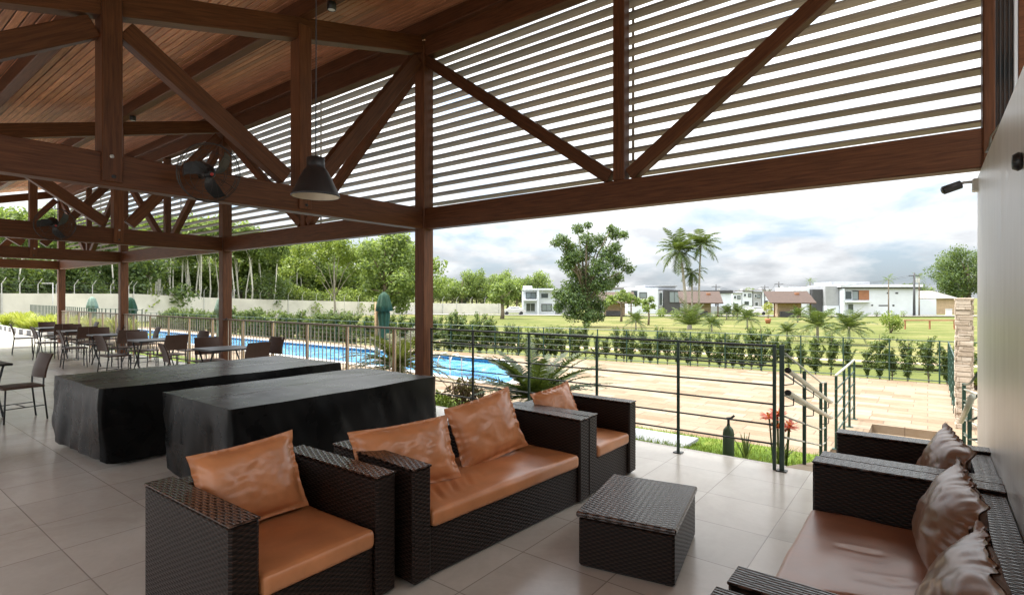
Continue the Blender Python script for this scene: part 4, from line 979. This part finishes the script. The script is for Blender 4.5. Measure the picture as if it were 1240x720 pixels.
wd = lambda px: np.interp(px, [-60, 0, 160, 340, 540, 640], [42, 48, 62, 85, 110, 125])
for row, (off, ks, step) in enumerate([(4, (1, 1, 3, 3, 2), 17), (13, (0, 1, 2, 2, 0, 3), 17), (24, (0, 0, 1, 2), 24)]):
    px = -70.0+random.uniform(0, 10)
    while px < 505:
        k = random.choice(ks)
        if 175 < px < 300 and row == 0: px += 14; continue
        d = wd(px)+off+random.uniform(-2, 3)
        sc = {0: .98, 1: .85, 2: 1.0, 3: .9}[k]*random.uniform(.85, 1.15)*(1+.004*off)*(d/85)**.45
        place_forest(k, px, d, sc); px += step*random.uniform(.6, 1.3)*(1 if k != 2 else .5)
for px in list(np.arange(178, 304, 4.2))+[98, 110, 122, 316, 330, 8, 20]:
    px = px+random.uniform(-3, 3); place_forest(2, px, wd(px)+random.uniform(2, 6), random.uniform(.95, 1.15)*(wd(px)/85)**.4)
for px in np.arange(505, 665, 8):
    h_ = 1.0 if px < 560 else 1.15
    place_forest(random.choice((0, 1, 0)), px+random.uniform(-4, 4), random.uniform(150, 165), h_*random.uniform(.72, .9), 'distant tree on the skyline left of the white houses', 'skyline trees')
for px in range(1215, 1640, 24): place_forest(random.choice((0, 1)), px+random.uniform(-8, 8), random.uniform(105, 140), random.uniform(.8, 1.1), 'leafy tree beyond the lawn to the right of the grey wall', 'trees to the right of the wall')
for px in (1085, 1098, 1106): place_forest(1, px, 135, .75, 'dark tree top behind the right white house roof', 'trees behind the right house')
for px in (735, 900, 950, 1120): place_forest(0, px+random.uniform(-3, 3), 175, .6, 'small far tree between distant white houses', 'far trees between the houses')
# palms and shrubs in the lawn
TP = 'tall palms by the kiosk'
x, y = at(831, 70); make_palm('tall_palm', 'tallest palm with fullest crown left of the group', 'palm', 9.0, .19, .12, 32, 3.6, 1.0, .14, -.9, 1.2, 1.0, LF_PALM, (x, y, zt(x, y)), TP, 18, .1, lean=-.9)
x, y = at(838, 72); make_palm('tall_palm', 'short slim palm in the middle of the tall palm group', 'palm', 6.3, .12, .09, 18, 2.1, .75, .10, -1.2, .8, 1.2, LF_PALM, (x, y, zt(x, y)), TP, 16, .1)
x, y = at(846, 71); make_palm('tall_palm', 'slim palm with thin crown right of the tall palm group', 'palm', 9.8, .13, .09, 24, 3.2, .95, .12, -.5, 1.2, 1.1, LF_PALM, (x, y, zt(x, y)), TP, 18, .1, lean=.3)
x, y = at(835, 44); make_palm('palm_shrub', 'big young palm with upright fronds in front of the kiosk', 'palm', .3, .2, .16, 22, 2.5, .6, .045, .25, 1.45, .9, LF_PALM, (x, y, zt(x, y)), 'young palms on the lawn', 20, .2)
x, y = at(1028, 27); ypl = make_palm('young_palm', 'young palm on short trunk in front of the white house gate', 'palm', .85, .07, .05, 22, 1.3, .42, .035, -.35, 1.35, 1.1, LF_PALM, (x, y, zt(x, y)), 'young palms on the lawn', 20, .2)
for px, d_, sc, lb in ((990, 29, 1.05, 'young drooping palm left of the one by the house gate'), (953, 30, .6, 'low young palm just behind the hedge, left of the drooping palm'), (905, 45, 1.0, 'small dark palm alone in the middle of the lawn'), (880, 72, 1.1, 'small far palm before the grey-topped house'), (893, 72, 1.2, 'small far palm right of the grey-topped house'), (770, 42, .85, 'small bushy palm left of the big palm shrub'), (862, 40, .7, 'small palm right beside the big palm shrub'), (966, 60, 1.0, 'small palm before the right kiosk')):
    x, y = at(px, d_); dup(ypl, (x, y, zt(x, y)), random.uniform(0, 6), lb, sc)
for px, d_, th, lb in ((1076, 92, 6.2, 'thin pole-like palm before the white facade'), (1113, 90, 6.5, 'thin pole-like palm beside the utility pole'), (981, 118, 7.0, 'thin far palm behind the right kiosk')):
    x, y = at(px, d_); make_palm('slim_palm', lb, 'palm', th, .10, .07, 11, 1.5, .4, .05, -.6, 1.0, 1.0, LF_DARK, (x, y, zt(x, y)), 'slim street palms', 12, .1, bark=BARK)
def bush(label, px, d_, rpx, hpx, lm, n=500, name='bush', group=None):
    x, y = at(px, d_); k = d_/FPX; r = rpx*k; h_ = hpx*k
    return leafy(name, label, 'bush', (x, y, zt(x, y)), [(random.uniform(-.5, .5)*r, random.uniform(-.5, .5)*r, h_*random.uniform(.3, .75), r*random.uniform(.4, .6)) for _ in range(6)], n, max(.12, r*.17), lm, .03, group)
bush('airy yellow green bush right of the young palms', 1078, 38, 17, 24, LF_YELLOW, 800)
bush('round dark low bush on the lawn', 870, 48, 7, 8, LF_DARK)
bush('bright yellow small bush at the far left wall', 316, 80, 5, 9, LF_GOLD)
bush('green bushes row in front of the dark-fronted house', 800, 84, 10, 10, LF_FOREST)
bush('leafy bush beside the kiosk wall under the palms', 818, 82, 9, 9, LF_FOREST)
bush('yellow green sapling behind the left part of the hedge', 640, 34, 8, 18, LF_YELLOW, 160)
bush('yellow green sapling behind the hedge left of the mango tree', 580, 32, 8, 20, LF_YELLOW, 160)
bush('thin green sapling in the lawn below the small tree', 560, 50, 7, 14, LF_FOREST, 160)
bush('yellow leafy sapling above the left planter fence', 33, 33, 10, 40, LF_GOLD, 500)
bush('broad green bush beside the stone pillar and wall', 1183, 13, 14, 34, LF_YELLOW, 500)
x, y = at(930, 56); pt = leafy('potted_shrub', 'yellow green shrub in a terracotta pot on the lawn', 'potted plant', (x, y, zt(x, y)), [(0, 0, 1.5, .45), (.2, .1, 1.8, .35), (-.25, 0, 1.7, .35), (0, .1, 2.0, .3)], 500, .16, LF_GOLD, .03)
MB().lathe([(0, 0), (.2, 0), (.3, .4), (.32, .55), (.27, .55), (.25, .5)], k=16).build('pot', TERRA, pt, True)

# ---------------------------------------------------------------- boundary wall, street furniture
bw = thing('boundary_wall', 'long pale boundary wall with wire posts in front of the forest', 'wall', (0, 0, 0))
WP = [(-60, 355), (0, 355), (160, 355.5), (250, 360), (340, 363), (430, 365), (540, 367), (610, 367.5)]
wp = [(*at(px, wd(px)), EYE+(360-py)*wd(px)/FPX) for px, py in WP]
for a, c in zip(wp[:-1], wp[1:]):
    za, zc_ = zt(a[0], a[1])-.5, zt(c[0], c[1])-.5; dv = np.array([a[0]-c[0], a[1]-c[1]]); nn = np.array([-dv[1], dv[0]])/np.linalg.norm(dv)*.1; b = MB()
    ln = np.linalg.norm(dv)
    V = [(a[0]+nn[0], a[1]+nn[1], za), (c[0]+nn[0], c[1]+nn[1], zc_), (c[0]+nn[0], c[1]+nn[1], c[2]), (a[0]+nn[0], a[1]+nn[1], a[2]), (a[0]-nn[0], a[1]-nn[1], za), (c[0]-nn[0], c[1]-nn[1], zc_), (c[0]-nn[0], c[1]-nn[1], c[2]), (a[0]-nn[0], a[1]-nn[1], a[2])]
    b.add(V, [[0, 1, 2, 3], [5, 4, 7, 6], [3, 2, 6, 7], [0, 3, 7, 4], [1, 5, 6, 2]]); b.build('wall_panel', WALLW, bw)
pf = None
for px in np.concatenate([np.arange(-20, 160, 22), np.arange(162, 610, 17)]):
    d = wd(px); ztop = np.interp(px, [q[0] for q in WP], [EYE+(360-q[1])*wd(q[0])/FPX for q in WP]); x, y = at(px, d-.25)
    if pf is None:
        b = MB(); b.tube([(0, 0, -2.4), (0, 0, .02)], .085, 6); b.tube([(0, 0, 0), (0, 0, .9)], .04, 6); b.tube([(0, 0, .85), (RV[0]*.4, RV[1]*.4, 1.4)], .03, 6); pf = b.build('wire_post', GALV, bw, loc=(x, y, ztop))
    else: link('wire_post', pf.data, bw, (x, y, ztop))
for j in range(4):
    MB().tube([(*at(q[0], wd(q[0])-.25), EYE+(360-q[1])*wd(q[0])/FPX+.2+.3*j) for q in WP], .007, 4, False).build('wire', DGREY, bw)
def pole(label, px, d_, ytop, r_, m, name='utility_pole', arms=True):
    x, y = at(px, d_); g = zt(x, y); zt_ = EYE+(360-ytop)*d_/FPX; r = thing(name, label, 'pole', (x, y, g), TH, 'street poles')
    MB().tube([(0, 0, -.2), (0, 0, zt_-g)], [r_*1.3, r_*.8], 8).build('shaft', m, r, True)
    if arms:
        MB().box((0, 0, zt_-g-.5), (1.8, .12, .12), bev=.01).build('crossarm', m, r)
        MB().box((.6, 0, zt_-g-1.3), (.4, .4, .7), bev=.03).build('transformer', GALV, r)
    else: MB().box((-.5, 0, zt_-g), (1.0, .2, .1), bev=.02).build('lamp_head', GALV, r)
    return Vector((x, y, zt_))
tops = [pole('tall dark utility pole before the white house right end', 1107, 89, 330, .16, DGREY), pole('dark utility pole left of the right kiosk', 943, 110, 341, .14, DGREY), pole('grey utility pole behind the palms', 867, 112, 344, .14, DGREY), pole('thin utility pole between the far houses', 926, 120, 345, .12, DGREY)]
pole('thin street lamp by the forest wall, left of the last column', 64, 52, 343, .05, GALV, 'street_lamp', False)
b = MB()
for k, (a, c) in enumerate(((tops[0], tops[1]), (tops[1], tops[3]), (tops[3], tops[2]))):
    for o in (-.6, .6):
        q = [(a.lerp(c, t)+Vector((o*RV[0], o*RV[1], -.4-1.1*4*t*(1-t)))) for t in np.linspace(0, 1, 14)]; b.tube([tuple(v) for v in q], .02, 4, False)
tag(b.build('power_line', DGREY), 'thin overhead power lines strung between the street poles', 'power line')
x, y = at(1096, 44); rb = thing('lawn_rail', 'low reddish wooden rail on posts across the lawn at right', 'rail', (x, y, zt(x, y)), TH)
MB().box((2.0, 0, .72), (4.2, .09, .10), bev=.01).build('bar', BRWN, rb)
for q in (0, 2.0, 4.0): MB().box((q, 0, .34), (.1, .1, .68), bev=.01).build('post', BRWN, rb)

# ---------------------------------------------------------------- houses across the street
def house(label, px0, d_, ybase, specs, name='house', wins=(), cat='house', group=None, deep=9., rz=0):
    """blocks in a frame that looks back at the terrace; specs: (part, material, x0, x1, ytop, ybot, front, back) in bearing units"""
    x, y = at(px0, d_); k = d_/FPX; z0 = zt(x, y); r = thing(name, label, cat, (x, y, z0), TH+rz, group); zz = lambda py: EYE+(360-py)*k-z0
    parts = []
    for (nm, m, x0, x1, yt, yb, f0, f1) in specs:
        zb = min(zz(yb), zz(yt)-.05); zb = -.6 if yb >= ybase else zb
        parts.append(MB().box((((x0+x1)/2-px0)*k, (f0+f1)/2, (zz(yt)+zb)/2), ((x1-x0)*k, f1-f0, zz(yt)-zb), bev=.02).build(nm, m, r))
    for (m, x0, x1, yt, yb, f) in wins:
        cx_, w_ = ((x0+x1)/2-px0)*k, (x1-x0)*k; cz, h_ = (zz(yt)+zz(yb))/2, zz(yt)-zz(yb)
        b = MB()
        for s_ in (-1, 1):
            b.box((cx_+s_*w_/2, f-.03, cz), (.10, .12, h_+.1), bev=.01); b.box((cx_, f-.032, cz+s_*h_/2), (w_-.10, .12, .10), bev=.01)
        if w_ > 1.6: b.box((cx_, f-.03, cz), (.06, .09, h_-.1), bev=.01)
        fr = b.build('window', DGREY if m is not GLASS else WHITE, r); MB().box((cx_, f+.0, cz), (w_-.1, .05, h_-.1), bev=.005).build('pane', m, fr)
    return r
WH = [('wall', WHITE, 1018, 1112, 348, 382, 0, 10), ('roof', WHITE, 1015, 1114, 344.6, 347.6, -.8, 10.8), ('roof_edge', DGREY, 1016, 1113.5, 347.7, 349.2, -.5, 10.4), ('parapet', GREYP, 1018, 1066, 340.6, 344.4, 3, 9), ('balcony_recess', DGREY, 1020.5, 1040, 351.3, 363.0, -.04, .5), ('timber_panel', BRWN, 1039.5, 1052.2, 351.3, 363.2, -.10, .3), ('balcony_slab', WHITE, 1018.5, 1052.5, 363.4, 366, -.7, .3), ('side_column', WHITE, 1017.6, 1020.2, 349.4, 382, -.7, .2), ('slot', DGREY, 1064, 1076, 369, 370.6, -.02, .2), ('vent', DGREY, 1084.2, 1087.4, 353.8, 355.6, -.08, .2), ('vent', DGREY, 1074, 1076.4, 353.8, 355.6, -.08, .2), ('vent', DGREY, 1055, 1057.2, 368.5, 370.2, -.06, .2), ('vent', DGREY, 1080.6, 1083, 368.7, 370.5, -.06, .2), ('side_wall', GREYP, 1001, 1017.4, 346.2, 370, .4, 9), ('lower_side_wall', WHITE, 1001, 1017.4, 370.2, 382, .3, 9), ('gate', DGREY, 988, 1000.8, 350, 382, 1.2, 8), ('carport', WHITE, 967, 987.8, 347.5, 382, 2, 9), ('garden_wall', WHITE, 1112.4, 1137, 362, 382, .6, .9)]
house('long white modernist house with timber balcony panel and flat roof', 1050, 101, 381, WH, 'white_house', [(GLASS, 1022.5, 1031, 352.3, 362.6, -.12), (PALEGL, 1031.6, 1038.8, 352.3, 362.6, -.12), (GLASS, 1026, 1033, 367.5, 380, -.1)])
house('white house with dark glass front and flat roof left of the palms', 790, 112, 376, [('wall', WHITE, 760, 797, 348.5, 378, 0, 9), ('tower', WHITE, 785, 822, 347, 350.5, 2, 10), ('roof', GREYP, 783, 823, 345, 346.8, 1.5, 10.4), ('dark_wall', DGREY, 803.5, 823, 351, 378, -.3, 8), ('stair_wall', GREYP, 797.2, 803.2, 351.5, 378, .2, 8), ('roof', ROOFT, 823.2, 846, 351, 353.4, 0, 9), ('wall', GREYP, 823.2, 845, 353.6, 378, .5, 8)], 'modern_house', [(GLASS, 764, 772, 351.5, 361, -.02), (PALEGL, 774.5, 783, 354, 360.5, -.02), (GLASS, 798, 802.5, 354, 370, .15), (PALEGL, 810, 822, 353, 366, -.36)])
house('white block house with dark grey roof band right of the palms', 869, 112, 376, [('wall', WHITE, 852, 886, 355, 378, 0, 9), ('roof_band', DGREY, 851, 886.8, 351.4, 354.8, -.4, 9.4), ('water_tank', GREYP, 840, 852, 346.5, 352, 4, 7), ('low_wall', GREYP, 856, 882, 370.5, 378, -1.4, -1.0)], 'modern_house', [(GLASS, 856, 862, 360, 366, -.02)])
house('white two-storey house with glass balcony at the far left', 655, 106, 378, [('wall', WHITE, 633, 672, 351, 379, 0, 9), ('water_tower', WHITE, 634, 645, 345.5, 351, 3, 6), ('balcony', WHITE, 632, 651, 362, 364, -1.6, 0), ('pillar', WHITE, 650, 652.2, 351.5, 379, -1.6, -1.2), ('pillar', WHITE, 632.2, 634, 364, 379, -1.6, -1.2), ('roof', WHITE, 632, 674, 349.4, 351.2, -1.7, 9.4), ('side_block', GREYP, 672.2, 700, 354, 379, 1, 9)], 'modern_house', [(PALEGL, 637, 649, 354, 361.5, -.02), (GLASS, 637, 648, 367, 377, -.02), (GLASS, 655, 664, 355, 361, -.02), (PALEGL, 656, 668, 368, 376, -.02)])
house('white house with grey top mostly behind the mango tree', 745, 116, 378, [('wall', WHITE, 728, 758, 350, 378, 0, 8), ('roof', ROOFT, 726, 759, 347.6, 349.8, -.4, 8.4)], 'modern_house', [(GLASS, 748, 755, 353, 358, -.02)])
for i, (x0, x1, yt, m, lb) in enumerate([(887, 898, 355, WHITE, 'low white far house right beside the grey-banded house'), (899, 911, 352.5, WHITE, 'tall narrow white far house left of the right kiosk'), (912, 922, 353.5, GREYP, 'grey far house left of the right kiosk'), (923, 934, 351.5, WHITE, 'white far house with tank, just left of the kiosk roof'), (935, 950, 354, WHITE, 'wide white far house partly behind the kiosk roof')]):
    xm = (x0+x1)/2
    house(lb, xm, 150, 374, [('wall', m, x0, x1, yt, 376, 0, 9), ('roof', ROOFT if i % 2 else GREYP, x0-.5, x1+.5, yt-1.2, yt-.1, -.4, 9.4), ('water_tank', GREYP, xm, xm+3, yt-3, yt-1.3, 3, 5)], 'far_house', [(GLASS, x0+1.5, x0+4.5, yt+3, yt+6.5, -.02), (PALEGL, x1-5, x1-1.5, yt+3, yt+7, -.02), (GLASS, x0+2, x1-4, yt+12, yt+17, -.02)], group='far houses')
for i, (x0, x1, yt, m, lb) in enumerate([(674, 688, 354, WHITE, 'low white far house right of the glass-balcony house'), (690, 707, 352, GREYP, 'grey far house with flat roof left of the mango tree crown'), (709, 726, 354.5, WHITE, 'white far house seen through the left side of the mango tree'), (824, 842, 354, WHITE, 'white far house behind the tall palm trunks'), (961, 975, 352.5, WHITE, 'narrow white far house right of the right kiosk roof')]):
    xm = (x0+x1)/2
    house(lb, xm, 160, 374, [('wall', m, x0, x1, yt, 376, 0, 9), ('roof', ROOFT if i % 2 else WHITE, x0-.5, x1+.5, yt-1.2, yt-.1, -.4, 9.4), ('balcony', GREYP, x0+1, x0+6, yt+8, yt+9, -1.2, 0)], 'far_house', [(GLASS, x0+2, x0+5, yt+2.5, yt+7.5, -.02), (PALEGL, x1-5.5, x1-2, yt+3, yt+7, -.02), (GLASS, x0+2, x0+5.5, yt+11.5, yt+18, -.02)], group='far houses')
for px in (684, 700, 722, 856, 872, 896, 918, 976, 1008, 1062, 1096):
    bush('low green bush along the street in front of the houses', px+random.uniform(-3, 3), 86, random.uniform(4, 8), random.uniform(5, 9), random.choice((LF_FOREST, LF_DARK, LF_YELLOW)), 260, 'street_bush', 'bushes along the street')
# hip-roofed house at the far right
hr = house('low house with weathered grey tiled roof behind the garden wall', 1134, 112, 379, [('wall', TAN, 1118, 1158, 361.5, 380, 0, 8)], 'tiled_house')
b = MB(); k = 112/FPX; z1, z2 = EYE-(361.2-360)*k-zt(*at(1134, 112)), EYE+(360-351.5)*k-zt(*at(1134, 112))
b.add([(-2.9, -.6, z1), (4.4, -.6, z1), (4.4, 8.6, z1), (-2.9, 8.6, z1), (-.6, 4, z2), (2.2, 4, z2)], [[0, 1, 5, 4], [1, 2, 5], [2, 3, 4, 5], [3, 0, 4], [3, 2, 1, 0]]); b.build('roof', ROOFT, hr)
x, y = at(1149, 95); wb = thing('white_bin', 'white bin beside the street, near the stone pillar top', 'bin', (x, y, zt(x, y))); MB().box((0, 0, .55), (.9, .8, 1.1), bev=.05).build('body', WHITEP, wb); MB().box((0, 0, 1.14), (1.0, .9, .1), bev=.03).build('lid', GREYP, wb)
def kiosk(label, px, d_, rz, group='barbecue kiosks'):
    x, y = at(px, d_); r = thing('kiosk', label, 'kiosk', (x, y, zt(x, y)), TH+rz, group)
    MB().box((-.1, 1.2, 1.15), (3.4, 2.2, 2.3), bev=.02).build('wall', TAN, r)
    c, s_ = math.cos(.34), math.sin(.34)
    MB().box((0, .9, 3.05), (6.4, 5.4, .12), rot(.34, .0), bev=.02).build('roof', KWOOD, r)
    MB().box((0, .87, 3.14), (6.5, 5.5, .05), rot(.34, .0), bev=.02).build('roof_sheet', KTILE, r)
    for q in (-2.5, 2.5): MB().box((q, -1.2, 1.15), (.18, .18, 2.3), bev=.01).build('post', KWOOD, r); 
    MB().box((-.2, -.25, .45), (2.6, .7, .9), bev=.03).build('counter', DGREY, r)
    MB().box((1.4, 2.0, 3.0), (.6, .6, 1.6), bev=.03).build('chimney', BRWN, r)
kiosk('brown pitched-roof kiosk in front of the far houses at right', 957, 84, -.25); kiosk('brown pitched-roof kiosk behind the tall palms', 848, 86, -.25); kiosk('brown pitched-roof kiosk half hidden by the mango tree', 745, 90, -.15)
def car(label, px, d_, rz, m):
    x, y = at(px, d_); r = thing('parked_car', label, 'car', (x, y, zt(x, y)+.1), TH+rz, 'parked cars')
    pr = [(-2.1, .35), (-2.1, .8), (-1.9, .95), (-1.2, 1.0), (-.6, 1.45), (.9, 1.48), (1.6, 1.0), (2.1, .9), (2.1, .35)]; V = [(a, s_*.85*(1 if z < 1.1 else .82), z) for s_ in (-1, 1) for a, z in pr]; n = len(pr)
    MB().add(V, [list(range(n)), list(range(n, 2*n))[::-1]]+[[i, n+i, n+(i+1) % n, (i+1) % n] for i in range(n)]).build('body', m, r)
    MB().box((.15, 0, 1.22), (1.7, 1.56, .32), bev=.08).build('windows', GLASS, r)
    for q in (-1.3, 1.3):
        for s_ in (-1, 1): MB().lathe([(0, -.1), (.3, -.1), (.32, 0), (.3, .1), (0, .1)], (q, s_*.8, .32), 16, rot(PI/2)).build('wheel', RUB, r, True)
car('white car parked by the far houses left of the right kiosk', 913, 95, .2, CARW); car('silver car parked in front of the leftmost white house', 622, 98, .1, GALV)
